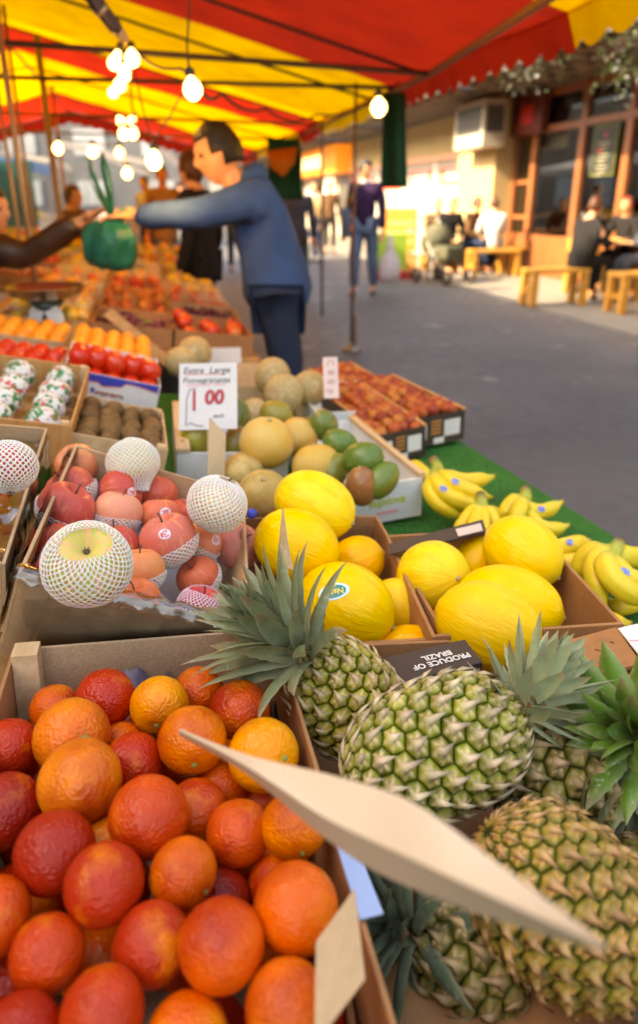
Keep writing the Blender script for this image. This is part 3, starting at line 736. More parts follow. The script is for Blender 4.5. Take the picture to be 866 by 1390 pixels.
# ---- far left carton with a netted apple on top
BL_ = Ided([-.635, .787, .887, 12.3, 9, 9.06, .222, .40, .12])
lc = carton('film_lined_carton', 'carton wrapped in shiny film at the left edge beside the netted apple carton', BL_, CARD, .005)
wavy('film_liner', Matrix.Translation((.226, 0, 0)) @ Matrix.Rotation(PI/2, 4, 'Z'), .40, .125, .01, lc, seed=5)
V = []; F = []
for i in range(25):
    for j in range(25):
        x = .002+.218*i/24; y = .004+.39*j/24; V.append((x, y, .095+.016*mnoise.noise(Vector((x*22, y*22, 2)))+.006*mnoise.noise(Vector((x*70, y*70, 5)))))
for i in range(24):
    for j in range(24): a = i*25+j; F.append((a, a+25, a+26, a+1))
mesh('film_cover', V, F, FILM, lc)
for i in range(2):
    for j in range(4):
        d_ = dup(ap_up, BL_.M @ Matrix.Translation((.06+i*.09, .05+j*.092, .055)) @ rnd_rot(), 'pink apple dimly seen under film in the left edge carton', random.choice([PK, RD, OG])); d_['group'] = 'apples under film in the left edge carton'
netted('netted red apple at the left edge on top of the film lined carton', 12, 634, 1.0, .0385, imgaxis(100, 10), APPLE, (.66, .12, .09), dict(lat0=-1.4, lat1=1.3, n=30, rows=24, th=.0028), seed=13)

# ---- boxes of small fruit on the sloping display at the left
def small_box(v, name, label, wall, posts=None, **kw):
    B = Ided(v); return B, carton(name, label, B, wall, .004, posts=posts, **kw)
def gridfill(B, proto, nx, ny, r, z, lab, cols=None, jitter=.25, group=None, rot=True, cat=None, x0=None, names=('front', 'second', 'third', 'fourth', 'fifth', 'sixth', 'seventh', 'rear')):
    ordn = ['leftmost', 'second', 'third', 'fourth', 'fifth', 'sixth', 'seventh', 'eighth', 'ninth']
    for j in range(ny):
        for i in range(nx):
            x = B.w*(i+.5)/nx+random.uniform(-1, 1)*r*jitter*.5; y = B.d*(j+.5)/ny+random.uniform(-1, 1)*r*jitter*.5
            M = B.M @ Matrix.Translation((x, y, z+random.uniform(-1, 1)*r*.12)) @ (rnd_rot() if rot is True else rot) @ Matrix.Scale(r/.038*random.uniform(.94, 1.06), 4)
            o = dup(proto, M, lab.format(c=ordn[i] if i else 'leftmost', r=names[j] if j < ny-1 else 'rear'), random.choice(cols) if cols else None)
            if group: o['group'] = group
            if cat: o['category'] = cat
def park(o, cat, group=None): o['category'] = cat; o['group'] = group or ''; return o
protos_used = []
pk_k = MB().ball((0, 0, 0), .038, 20, 14, sc=(.86, .86, 1.12)).build('kiwi_fruit', KIWI); park(pk_k, 'kiwi')
pk_t = orange_proto(.038, 'tomato', TOMATO, stem=False, n=24, k=14); park(pk_t, 'tomato')
pk_o = orange_proto(.038, 'small_orange', PLAINORANGE, stem=False, n=20, k=12); park(pk_o, 'orange')
pk_n = orange_proto(.038, 'apricot', NECT, stem=False, n=16, k=10); park(pk_n, 'apricot')
pk_r = orange_proto(.038, 'red_fruit', REDAP, stem=False, n=16, k=10); park(pk_r, 'fruit')
pk_y = orange_proto(.038, 'yellow_fruit', YELP, stem=False, n=16, k=10); park(pk_y, 'fruit')
TEMP = [pk_k, pk_t, pk_o, pk_n, pk_r, pk_y]
KV = [-.556, 1.401, .858, 13.8, 15.5, .6, .24, .298, .075]
B_, k1 = small_box(KV, 'kiwi_crate', 'shallow wooden crate of brown kiwis behind the netted apples', WOOD, (.02, .004, WOOD), cat='crate')
gridfill(B_, pk_k, 5, 6, .0265, .052, '{c} kiwi in the {r} row of the crate behind the netted apples', group='kiwis behind the netted apples')
TV = [-.679, 1.873, .88, 14.3, 15.3, 3.4, .25, .29, .074]
B_, t1 = small_box(TV, 'tomato_carton', 'white carton with blue wave print and stacked red tomatoes', WHITECARD)
gridfill(B_, pk_t, 5, 5, .031, .052, '{c} tomato in the {r} row of the white and blue carton', group='tomatoes in the white carton')
for i in range(5):
    dup(pk_t, B_.M @ Matrix.Translation((.03+i*.048, .05+(i % 2)*.012, .098)) @ rnd_rot() @ Matrix.Scale(.8, 4), ['tomato on the upper left of the white and blue carton heap', 'upper tomato, second along the white and blue carton', 'upper tomato halfway along the white and blue carton', 'upper tomato, fourth along the white and blue carton', 'upper tomato at the right end of the white and blue carton'][i])
# printing on the carton front
bw = []
for i in range(21):
    x = .001+.248*i/20; u = i/20; bw.append((x, .074-.016-.006*math.sin(u*7)-(0.012 if .35 < u < .62 else 0)))
V = []; F = []
for x, z in bw: V += [(x, -.0052, z), (x, -.0052, .0735)]
for i in range(20): F.append((i*2, i*2+2, i*2+3, i*2+1))
mesh('blue_wave', V, F, BLUEINK, t1, smooth=False)
V = []; F = []
for x, z in bw: V += [(x, -.0052, z-.003), (x, -.0052, z-.0006)]
for i in range(20): F.append((i*2, i*2+2, i*2+3, i*2+1))
mesh('red_line', V, F, mat('red_print', (.75, .12, .06), .6), t1, smooth=False)
b = MB()
for q in range(9): b.box((.085+q*.0085, -.0056, .018+.003*math.sin(q*2)), (.0915+q*.0085, -.0045, .028+.004*math.sin(q*3.1)))
b.build('basket_print', mat('brown_print', (.35, .14, .09), .6), t1, smooth=False)
MB().box((.072, -.0056, .022), (.082, -.0045, .034)).build('emblem', BLUEINK, t1, smooth=False)
CV = [-.78, 2.227, .869, 14, 13, 3.6, .246, .259, .07]
B_, c1 = small_box(CV, 'small_orange_carton', 'brown carton of small oranges behind the white tomato carton', CARD)
gridfill(B_, pk_o, 5, 5, .029, .062, '{c} small orange in the {r} row behind the tomato carton', group='small oranges behind the tomato carton')
B_, k2 = small_box([-.93, 1.758, .881, 13.1, 10.8, .7, .226, .245, .08], 'kiwi_crate', 'wooden crate of kiwis at the left edge below the loose tomatoes', WOOD, (.02, .004, WOOD), cat='crate')
gridfill(B_, pk_k, 4, 4, .0285, .052, '{c} kiwi in the {r} row of the left edge crate', group='kiwis at the left edge')
B_, t2 = small_box([-1.026, 2.017, .877, 10.2, 9.9, 2.2, .258, .256, .08], 'tomato_crate', 'wooden crate of tomatoes at the left edge', WOOD, (.02, .004, WOOD), cat='crate')
gridfill(B_, pk_t, 5, 4, .030, .066, '{c} tomato in the {r} row of the left edge crate', group='tomatoes at the left edge')
B_, o2 = small_box([-1.151, 2.406, .884, 11, 10, 4.1, .272, .243, .08], 'small_orange_crate', 'crate of small oranges at the left edge behind the loose tomatoes', CARD, cat='crate')
gridfill(B_, pk_o, 5, 4, .030, .068, '{c} small orange in the {r} row of the left edge crate', group='small oranges at the left edge')
# box with white-netted leafy goods (dragon-printed wraps) at the left edge
WV = [-.80, 1.33, .925, 12, 11, 5, .30, .40, .09]
B_, w1 = small_box(WV, 'wrapped_fruit_crate', 'wooden crate of printed tissue wrapped fruit at the left edge', WOODO, (.018, .004, WOOD), cat='crate')
WRAP = mat('printed_wrap', (.70, .66, .60), .55, c2=(.03, .20, .05), n1=(60, .50, .55), c3=(.60, .06, .04), n2=(70, .56, .60), bump=(60, .5, .003))
for j in range(4):
    for i in range(3):
        b = MB().ball((0, 0, 0), .038, 24, 16, sc=(1, 1, .86)); 
        b.V = [v*(1+.06*mnoise.noise(v*60+Vector((i, j, 0)))) for v in b.V]
        o = b.build('wrapped_fruit', WRAP, None); o.matrix_world = B_.M @ Matrix.Translation((.055+i*.094, .05+j*.096, .066)) @ rnd_rot()
        tag(o, '{} fruit in the {} row of green and red printed wraps'.format(['left', 'middle', 'right'][i], ['nearest', 'second', 'third', 'last'][j]), 'wrapped fruit', 'fruit in printed wraps')
o = MB().ball((0, 0, 0), .034, 20, 14).build('lime', mat('lime_skin', (.45, .50, .04), .35)); o.matrix_world = Matrix.Translation(atd(3, 548, 1.62)); tag(o, 'yellow-green lime at the left edge above the printed wraps', 'lime')

# ---- cartons of melons
ML = Ided([-.078, .812, .731, 8.6, 3, -1.5, .262, .45, .14])
cl = carton('melon_carton', 'brown carton of canary melons, the one nearer the apples', ML, CARDW, .006)
MR = Ided([.165, .855, .724, 6.5, 0, 0, .275, .315, .125])
cr = carton('melon_carton', 'brown carton of canary melons next to the bananas', MR, CARDW, .006)
mp = melon_proto(seed=3); YM = (.88, .55, .008); YO = (.86, .41, .006); YL = (.88, .64, .035)
def put_melon(px, py, d, r, half, ang, dep, col, lab, proto=[None]):
    ax = imgaxis(ang, dep); M = axis_frame(atd(px, py, d), ax, random.uniform(0, 6)) @ Matrix.Diagonal((r/.066, r/.066, half/.082, 1))
    if proto[0] is None: proto[0] = mp; o = mp; o.matrix_world = M; o.color = (*col, 1); tag(o, lab, 'melon', 'canary melons in the two brown cartons')
    else: o = dup(mp, M, lab, col)
    return o
put_melon(427, 686, 1.30, .062, .078, -25, -20, (.88, .66, .03), 'bright lemon-yellow melon highest in the nearer pile, right of the brown ones')
put_melon(402, 741, 1.16, .060, .072, 160, 20, YM, 'yellow melon behind the tall pineapple leaves')
put_melon(484, 762, 1.26, .045, .050, 20, -10, YO, 'small orange-tinted melon behind the one with a green sticker')
MS = put_melon(468, 823, 1.085, .066, .076, -22, -12, YM, 'large golden melon with an oval green sticker')
put_melon(543, 828, 1.18, .045, .056, -60, 10, (.86, .56, .03), 'melon against the dividing wall, right of the stickered one')
put_melon(553, 893, 1.08, .050, .062, 10, 0, YO, 'orange-yellow melon lying behind the black printed flap')
put_melon(452, 905, 1.12, .055, .066, 60, 30, YO, 'melon beneath the stickered one', )
put_melon(588, 783, 1.20, .0615, .063, 10, -62, YL, 'round pale yellow melon facing out at the left of the banana side carton')
put_melon(645, 768, 1.32, .045, .055, 70, 0, YM, 'melon seen between the round one and the top one')
put_melon(709, 750, 1.22, .060, .070, -38, -25, (.88, .58, .02), 'golden melon on top of the banana side carton')
put_melon(690, 822, 1.10, .062, .082, -12, -5, YM, 'long yellow melon under the top one')
put_melon(662, 850, 1.04, .064, .078, -22, -5, (.88, .55, .02), 'large yellow melon nearest the pineapple crown')
put_melon(602, 838, 1.19, .035, .042, 0, 0, YO, 'small orange melon low by the dividing wall')
# the oval sticker
def surf_on(o, cpx, rx_dir):
    q = ray(*cpx).normalized(); Mi = o.matrix_world.inverted(); ok, loc, nr, _ = o.ray_cast(Mi @ (CAM+q*.5), (Mi.to_3x3() @ q).normalized())
    w = o.matrix_world @ loc; nn = (o.matrix_world.to_3x3().inverted().transposed() @ nr).normalized(); t1 = (rx_dir-nn*rx_dir.dot(nn)).normalized(); t2 = nn.cross(t1)
    def f(x, y, off):
        s = Mi @ (w+t1*x+t2*y+nn*.05); ok, l2, n2, _ = o.ray_cast(s, (Mi.to_3x3() @ (-nn)).normalized())
        return l2+(Mi.to_3x3() @ nn)*off
    return f
bpy.context.evaluated_depsgraph_get().update(); bpy.context.view_layer.update()
f = surf_on(MS, (453, 803), -imgaxis(12, 0))
sticker(MS, f, None, .0235, .0125, GREENINK, ring=mat('pale_rim', (.55, .72, .78), .4), off=.0006)
def wrap_text(txt, size, f, m, parent, off, name='lettering', shift=(0, 0), **kw):
    me = text_mesh(txt, size, ext=0, **kw)
    for v in me.vertices: v.co = f(v.co.x+shift[0], v.co.y+shift[1], off)
    me.materials.clear(); me.materials.append(m); o = bpy.data.objects.new(name, me); link(o, parent); return o
f2 = f
wrap_text('Natsu', .0125, f2, YELLOWINK, MS, .0015, shear=.1, bold=.0003, shift=(.000, .001))
V = [f2(-.004+.008*(i % 2), -.0068-.0035*(i//2), .0015) for i in range(4)]; mesh('sticker_mark', V, [(0, 1, 3, 2)], YELLOWINK, MS, smooth=False)
# printed flap
A0 = atz(515, 893, .742); A1 = atz(631, 867, .742); A2 = atz(655, 898, .742); A3 = atz(541, 927, .742)
fl = quad_slab('printed_flap', [A0, A3, A2, A1], BLACKCARD, .003); fl.modifiers.new('b', 'BEVEL').width = .0015
fl.parent = cr; fl.matrix_parent_inverse = B_.M.inverted() if False else cr.matrix_world.inverted()
fr_ = quad_slab('flap_front', [A3-Vector((0, 0, .003)), A3-Vector((0, .004, .065)), A2-Vector((0, .004, .065)), A2-Vector((0, 0, .003))], BLACKCARD, .003); fr_.parent = fl
fe = Vector((A2-A3)).normalized(); fn_ = fe.cross(Vector(A0-A3)).normalized(); fy = fn_.cross(fe)
Mt = frame(A3.lerp(A1, .50)+fe*.008+fn_*.001, -fe, -fy, fn_)
for s_, dy in (('PRODUCE OF', .0075), ('BRAZIL', -.0055)):
    o = lettering(s_, .0135, WHITEINK, None, Mt @ Matrix.Translation((-.0, dy, 0)), bold=.0003); o.parent = fl; o.matrix_world = Mt @ Matrix.Translation((0, dy, 0))
nf = fe.cross(Vector((0, -.06, -1)).normalized()).normalized(); nf = -nf if nf.dot(CAM-A3) < 0 else nf
Mf = frame(A3.lerp(A2, .52)-Vector((0, .001, .014))+nf*.0006, fe, nf.cross(fe), nf)
o = lettering('SELECTED MELONS', .0125, mat('grey_ink', (.42, .40, .38), .6), None, Mf, shear=.15, bold=.0003); o.parent = fl; o.matrix_world = Mf

# carton back flap with blank white label, by the bananas
o = quad_slab('back_flap', [atz(528, 752, .735), atz(660, 722, .735), atz(655, 705, .735), atz(527, 738, .735)], BLACKCARD, .004, None); o.parent = cr
o2 = quad_slab('blank_label', [atz(622, 728, .7375), atz(655, 720, .7375), atz(652, 710, .7375), atz(618, 718, .7375)], mat('pink_label', (.68, .52, .44), .6), .0006, None); o2.parent = o
for q in (o,): q.matrix_parent_inverse = cr.matrix_world.inverted()
# brown melons and mangoes
gp = orange_proto(.06, 'galia_melon', GALIA, stem=False, n=40, k=24); first = True
scar = MB().lathe([(0, .0545), (.006, .0548), (.0045, .0575), (0, .058)], 12).build('stalk_scar', STEMB2, gp)
for (px, py, d, r, col, ang, dep, lab) in [
    (362, 601, 1.60, .062, (.66, .38, .07), 80, -30, 'golden netted melon on top behind the yellow ones'),
    (405, 594, 1.72, .050, (.60, .33, .06), 30, 20, 'orange-brown melon behind the golden netted one'),
    (430, 634, 1.58, .056, (.62, .37, .07), 100, -10, 'golden-brown melon right above the bright lemon-yellow one'),
    (330, 641, 1.56, .046, (.42, .24, .06), 70, 0, 'brown melon low beside the netted peach-coloured apple'),
    (358, 672, 1.44, .054, (.42, .27, .07), 85, -50, 'dull brown melon with its scar facing out above the yellow ones')]:
    M = axis_frame(atd(px, py, d), imgaxis(ang, dep)) @ Matrix.Scale(r/.06, 4)
    if first: o = gp; o.matrix_world = M; tag(o, lab, 'melon', 'brown netted melons'); o.color = (*col, 1); first = False
    else: dup(gp, M, lab, col)
cp_ = orange_proto(.06, 'cantaloupe', CANTA, stem=False, n=32, k=20); first = True
for (px, py, d, r, lab) in [(370, 511, 2.3, .062, 'tan cantaloupe farthest left of the row before the man in the hoodie'), (385, 534, 2.18, .062, 'tan cantaloupe in front of the row, above the white box'),
    (420, 527, 2.25, .058, 'tan cantaloupe beside the tilted pink card'), (264, 481, 2.55, .066, 'tan cantaloupe peeping over the price sign'), (246, 492, 2.4, .055, 'cantaloupe behind the left edge of the price sign'), (345, 560, 2.1, .045, 'small cantaloupe between the mangoes and the price sign')]:
    M = Matrix.Translation(atd(px, py, d)) @ rnd_rot() @ Matrix.Scale(r/.06, 4)
    if first: o = cp_; o.matrix_world = M; tag(o, lab, 'melon', 'tan cantaloupes'); first = False
    else: dup(cp_, M, lab)
BM = Ided([.061, 1.483, .687, 20, -1.8, 2.3, .186, .424, .1])
mc = carton('mango_box', 'white printed fruit box of green mangoes', BM, WHITECARD, .006)
MB().box((-.004, -.006, .1002), (.006, .43, .108)).build('wooden_rim', WOOD, mc, smooth=False, bevel=.001)
MB().box((.182, -.006, .1002), (.198, .43, .112)).build('wooden_rim', WOOD, mc, smooth=False, bevel=.001)
lettering('suptova', .03, mat('yellow_green_ink', (.50, .50, .06), .6), mc, Matrix.Translation((.10, -.0068, .055)) @ Matrix.Rotation(PI/2, 4, 'X'), shear=.3, bold=.0008)
MB().box((.075, -.0068, .022), (.13, -.0055, .030)).build('print_bar', PINKINK, mc, smooth=False)
mgp = melon_proto(.040, .052, 'mango', MANGO, point=.03, seed=9, n=28); first = True
for (px, py, d, r, half, ang, dep, col, lab) in [
    (492, 623, 1.50, .037, .046, 10, -20, (.09, .16, .022), 'dark green mango at the right wall of the white box'),
    (518, 652, 1.48, .034, .045, 50, 10, (.12, .18, .025), 'green mango in the near right corner of the white box'),
    (491, 660, 1.47, .035, .044, 100, -30, (.30, .12, .04), 'red-blushed mango in the near end of the white box'),
    (462, 602, 1.62, .034, .042, -20, 20, (.10, .17, .025), 'green mango second from the right wall of the white box'),
    (440, 578, 1.72, .036, .043, 120, -50, (.13, .17, .03), 'green mango with its stalk end facing out'),
    (412, 585, 1.75, .034, .042, 20, 0, (.16, .17, .03), 'green mango half behind the brown melons'),
    (453, 640, 1.56, .034, .044, 60, 10, (.20, .20, .03), 'olive mango between the brown melon and the wall'),
    (375, 562, 1.88, .037, .044, -10, 0, (.28, .22, .03), 'yellowish green mango above the golden netted melon'),
    (320, 564, 1.95, .042, .052, 100, 10, (.12, .15, .025), 'large green mango right of the price sign'),
    (322, 604, 1.82, .040, .048, 80, 0, (.14, .15, .02), 'dark mango beside the folded cardboard slip'),
    (268, 594, 1.80, .044, .052, 70, 10, (.30, .26, .03), 'yellow-green mango under the price sign'),
    (300, 612, 1.85, .038, .046, 20, 0, (.16, .13, .03), 'mango behind the cardboard slip')]:
    M = axis_frame(atd(px, py, d), imgaxis(ang, dep)) @ Matrix.Diagonal((r/.040, r/.040*.9, half/.052, 1))
    if first: o = mgp; o.matrix_world = M; tag(o, lab, 'mango', 'green mangoes'); o.color = (*col, 1); first = False
    else: dup(mgp, M, lab, col)
# white and wooden box ends around the price sign
Bp = Ided([-.335, 1.60, .735, 12, 4, 0, .26, .42, .10]); pc_ = carton('white_topped_crate', 'wood topped white crate under the price sign', Bp, WHITECARD, .006)
MB().box((-.008, -.008, .1003), (.026, .43, .112)).build('wooden_rim', WOOD, pc_, smooth=False, bevel=.001)
for y in (.05, .13, .25): MB().lathe([(0, .1125), (.005, .1126), (.005, .1128), (0, .1129)], 10, Matrix.Translation((.01, y, 0))).build('nail_hole', BLACKCARD, pc_)
Bq = Ided([.0, 2.06, .70, 16, 2, 2, .24, .34, .09]); carton('cantaloupe_box', 'white and wood box holding the cantaloupes', Bq, WHITECARD, .006, posts=(.02, .006, WOOD), cat='box')
Br = Ided([-.30, 2.32, .72, 12, 4, 2, .22, .30, .09]); carton('cantaloupe_crate', 'wooden crate of cantaloupes behind the price sign', Br, WOOD, .006, cat='crate')

# ---- price signs
def sign_frame(tl, tr, bl, d, db=None):
    a, b, c = atd(*tl, d), atd(*tr, d), atd(*bl, db or d); ex = (b-a); w = ex.length; ex.normalize(); ey = (a-c); ey = (ey-ex*ey.dot(ex)); h = ey.length; ey.normalize()
    return frame(c.lerp(c+ex*w, 0), ex, ey, ex.cross(ey)), w, h
Ms, sw, sh = sign_frame((236, 494), (314, 492), (243, 584), 1.78, 1.75)
sg = MB().box((0, 0, -.001), (sw, sh, 0)).build('price_sign', PAPER, None, smooth=False, mw=Ms); tag(sg, 'handwritten white price sign reading 1.00 each', 'sign')
def T(s_, size, x, y, m, shear=.12, sx=1, **kw): lettering(s_, size, m, sg, Matrix.Translation((x*sw, y*sh, .0006)) @ Matrix.Diagonal((sx, 1, 1, 1)), shear=shear, **kw)
T('Extra  Large', .024, .47, .885, INK, .25, 1.0); T('Pomegranates', .022, .47, .735, INK, .15, .95)
for x0, x1, y in ((.1, .38, .83), (.42, .78, .83), (.12, .36, .665), (.38, .55, .67), (.6, .8, .67)): 
    MB().box((x0*sw, y*sh-.0012, .0002), (x1*sw, y*sh+.0012, .0012)).build('underline', PINKINK, sg, smooth=False)
T('1', .072, .26, .42, INK, 0, .62, bold=.002); T('00', .050, .60, .47, INK, .1, .95, bold=.0022)
for s_, z_, x_, y_, sc, shr in (('1', .072, .26, .42, .60, 0), ('00', .050, .60, .47, .95, .1)):
    lettering(s_, z_, REDINK, sg, Matrix.Translation((x_*sw, y_*sh, .0013)) @ Matrix.Diagonal((sc, 1, 1, 1)), shear=shr, bold=.0006)
T('each', .015, .68, .20, INK, .1)
pts = [(.30, .62), (.18, .60), (.13, .45), (.13, .25), (.12, .06), (.20, .10), (.30, .06), (.42, .05)]
MB().tube([(x*sw, y*sh, .001) for x, y in pts], .0009, 5).build('pound_stroke', INK, sg)
MB().tube([(.5*sw, -.10, -.004), (.5*sw, .02, -.004), (.5*sw, .06, -.003)], .003, 8).build('stake', WOOD, sg)
Mp, pw_, ph_ = sign_frame((415, 484), (434, 482), (440, 541), 2.16, 2.12)
sp_ = MB().box((0, 0, -.001), (.045, .135, 0)).build('price_tag', mat('pink_paper', (.72, .56, .50), .6, c2=.85), None, smooth=False, mw=Mp @ Matrix.Rotation(rad(-4), 4, 'Z')); tag(sp_, 'narrow pinkish price card leaning at the apricot boxes', 'sign')
for q in range(4): lettering(['C', '8', '0', 'p'][q], .03, mat('brown_ink', (.40, .16, .12), .6), sp_, Matrix.Translation((.022, .115-.031*q, .0006)) @ Matrix.Rotation(rad(-90), 4, 'Z'))
# folded slip beside the golden melon and pointed stake in front of the yellow melon
sl = quad_slab('cardboard_slip', [atd(282, 648, 1.50), atd(305, 648, 1.52), atd(307, 590, 1.50), atd(285, 566, 1.48)], mat('tan_slip', (.66, .47, .27), .7, c2=.9), .0015); tag(sl, 'upright tan cardboard slip between price sign and golden melon', 'card')
stk = quad_slab('wooden_stake', [atd(378, 765, .96), atd(399, 775, .97), atd(391, 735, .97), atd(385, 690, .95)], WOOD, .006); tag(stk, 'pointed wooden stake poking up through the pineapple leaves', 'stake')
bc = MB().lathe([(0, 0), (.008, 0), (.009, .004), (.008, .012), (0, .013)], 14).build('bottle_cap', BLUEINK); bc.matrix_world = axis_frame(atd(340, 697, 1.2), imgaxis(0, -60)); tag(bc, 'small blue cap beside the netted peach-coloured apple', 'cap')
wp = quad_slab('white_notice', [atd(838, 854, .92), atd(905, 838, .95), atd(940, 900, .86), atd(872, 897, .86)], PAPER, .0015); tag(wp, 'white paper notice cut by the right edge above the pineapples', 'notice')
MB().box((0, 0, 0), (.03, .0015, .0004)).build('pink_line', PINKINK, wp, smooth=False, mw=frame(atd(853, 872, .895)+Vector((0, 0, .002)), Vector((1, 0, 0)), IU, -IF))
wb = quad_slab('carton_wall', [atd(745, 880, .97), atd(838, 855, .93), atd(872, 905, .86), atd(760, 930, .90)], CARDW, .005); tag(wb, 'brown carton wall between the pineapples and the melons at the right', 'cardboard')

# ---- apricots in black boxes
for nm, v, lab, n_ in (('near', [.171, 1.922, .673, 22.2, -4.6, 3.7, .145, .418, .095], 'black printed box of apricots nearest the mangoes', (4, 11)), ('far', [.277, 2.03, .687, 25, -2.8, 1.8, .184, .432, .097], 'black printed box of apricots at the street edge of the stall', (5, 11)),
                   ('back', [.06, 2.40, .69, 22, -3, 2, .17, .26, .09], 'small box of darker apricots behind the tilted pink card', (5, 7))):
    B_ = Ided(v); bx = carton('apricot_box', lab, B_, BLACKCARD, .005, cat='box')
    MB().box((-.005, -.005, B_.h+.0003), (.003, B_.d+.004, B_.h+.006)).build('box_rim', WOODO, bx, smooth=False)
    MB().box((B_.w-.003, -.005, B_.h+.0003), (B_.w+.007, B_.d+.004, B_.h+.006)).build('box_rim', WOODO, bx, smooth=False)
    MB().box((B_.w*.1, B_.d*.5, .02), (B_.w*.95, B_.d*.5+.006, B_.h)).build('divider', BLACKCARD, bx, smooth=False)
    if nm != 'back':
        for x0, x1, z0, z1 in ((.06, .27, .25, .75), (.62, .93, .25, .78), (.42, .62, -.02+.07, .24)): MB().box((x0*B_.w, -.0062, z0*B_.h), (x1*B_.w, -.0048, z1*B_.h)).build('white_label', WHITECARD, bx, smooth=False)
        for q in range(4): MB().box((.36*B_.w, -.0060, (.38+.13*q)*B_.h), (.56*B_.w, -.0048, (.43+.13*q)*B_.h)).build('print_line', ORANGEINK, bx, smooth=False)
    for i in range(n_[0]):
        for j in range(n_[1]):
            r = random.uniform(.0175, .0215)
            p = B_.M @ Matrix.Translation((B_.w*(i+.5)/n_[0]+random.uniform(-.006, .006), B_.d*(j+.5)/n_[1]+random.uniform(-.006, .006), B_.h-.012+.016*math.sin(PI*(i+.5)/n_[0])+random.uniform(-.006, .006)))
            o = dup(pk_n, p @ rnd_rot() @ Matrix.Scale(r/.038, 4), 'apricot in the heap in the '+{'near': 'black box nearest the mangoes', 'far': 'black box at the street edge', 'back': 'small box behind the tilted pink card'}[nm], random.choice([(.42, .065, .018), (.46, .09, .02), (.36, .045, .016), (.52, .16, .03), (.30, .035, .015)]))
            o['group'] = 'apricots in the '+nm+' box'

# ---- bananas
def zt(px, py, z): return atz(px, py, z)
banana_bunch('large banana hand on the turf by the mango box, neck at upper left', zt(592, 632, .70), [(zt(588, 676, .66), zt(640, 702, .61)), (zt(602, 668, .675), zt(664, 692, .63)), (zt(618, 658, .685), zt(668, 676, .65)), (zt(625, 652, .66), zt(672, 646, .66))], .2, .019, stickers=(1, 2))
banana_bunch('banana hand with its brown neck pointing up between two larger hands', zt(653, 682, .685), [(zt(634, 702, .675), zt(618, 728, .64)), (zt(645, 706, .68), zt(636, 734, .65)), (zt(656, 706, .68), zt(655, 734, .65)), (zt(668, 704, .67), zt(676, 728, .64)), (zt(674, 700, .64), zt(684, 706, .61))], .3, .0145)
banana_bunch('green-necked banana hand behind the top melon', zt(713, 672, .665), [(zt(692, 686, .65), zt(684, 706, .62)), (zt(704, 694, .66), zt(698, 716, .62)), (zt(728, 694, .65), zt(764, 680, .64)), (zt(730, 714, .63), zt(772, 712, .61))], .8, .0175, stickers=(2,))
banana_bunch('big yellow banana hand cut by the right edge', zt(836, 744, .69), [(zt(796, 754, .67), zt(790, 790, .62)), (zt(808, 766, .69), zt(822, 826, .64)), (zt(826, 780, .70), zt(886, 822, .65)), (zt(848, 782, .69), zt(900, 792, .66)), (zt(852, 756, .67), zt(900, 758, .64))], .7, .0195, stickers=(3,))
banana_bunch('banana hand with a blue sticker behind the big right edge hand', zt(742, 748, .63), [(zt(765, 742, .635), zt(800, 734, .625)), (zt(756, 764, .62), zt(800, 756, .61)), (zt(748, 760, .60), zt(776, 788, .60))], .2, .0185, stickers=(0,))
banana_bunch('banana hand lying between the melon carton and the big right edge hand', zt(755, 762, .64), [(zt(750, 792, .63), zt(765, 820, .61)), (zt(762, 790, .64), zt(806, 818, .61)), (zt(772, 786, .61), zt(800, 800, .60))], .6, .0165)
for a, b_, c_, lab in [(zt(556, 628, .61), zt(568, 636, .61), zt(584, 652, .605), 'short single banana tip behind the largest hand'),
                  (zt(762, 818, .64), zt(800, 838, .64), zt(856, 846, .62), 'single banana lying along the melon carton'),
                  (zt(826, 815, .61), zt(846, 822, .61), zt(880, 808, .60), 'stubby banana under the big right edge hand')]:
    o = banana_bunch(lab, a, [(b_, c_)], .3, .019)
    o['group'] = 'single bananas'

# ---- pineapples in the near right crate
BP = Ided([.035, .30, .70, 6, 0, 0, .50, .56, .105])
carton('pineapple_crate', 'deep brown carton packed with pineapples in the near right corner', BP, CARDW, .006)
pineapple('yellow-eyed pineapple with a grey-green crown spread over the apples', atd(474, 952, .86), imgaxis(133, -8), .056, .165, PAL_Y, LF_GREY, 3, imgaxis(136, -14), dict(n=64, L0=.055, L1=.118, W=.036, open_=(78, 4), bend=(24, 6), h=.085, r0=.014), rows=13, n=13, twist=1.0)
pineapple('big pale green pineapple with spiky eyes in the centre of the crate', atd(590, 1015, .76), imgaxis(22, 4), .0635, .205, PAL_G, LF_PALE, 11, imgaxis(48, 5), dict(n=54, L0=.035, L1=.078, W=.027, open_=(95, 12), bend=(-10, 4), h=.075, r0=.018), rows=13, n=14, twist=.3)
pineapple('dull brown pineapple mostly behind the large green crown', atd(752, 1052, .80), imgaxis(-8, -8), .056, .165, PAL_D, LF_DARK, 21, imgaxis(-25, 10), dict(n=40, L0=.04, L1=.07, W=.022, open_=(90, 15), bend=(-5, 4), h=.06, r0=.015), rows=10, n=11, twist=2.0)
pineapple('rust-orange pineapple with bronze eyes in the bottom right corner', atd(765, 1226, .64), imgaxis(-42, -6), .066, .180, PAL_O, LF_DARK, 31, imgaxis(-60, 60), dict(n=30, L0=.04, L1=.08, W=.022, h=.05), rows=15, n=14, twist=.7)
pineapple('orange-brown pineapple at the right edge under the white notice', atd(862, 940, .92), imgaxis(170, 30), .060, .16, PAL_O, LF_DARK, 41, imgaxis(190, 60), dict(n=12, L0=.03, L1=.05, W=.02, h=.03), rows=14, n=14)
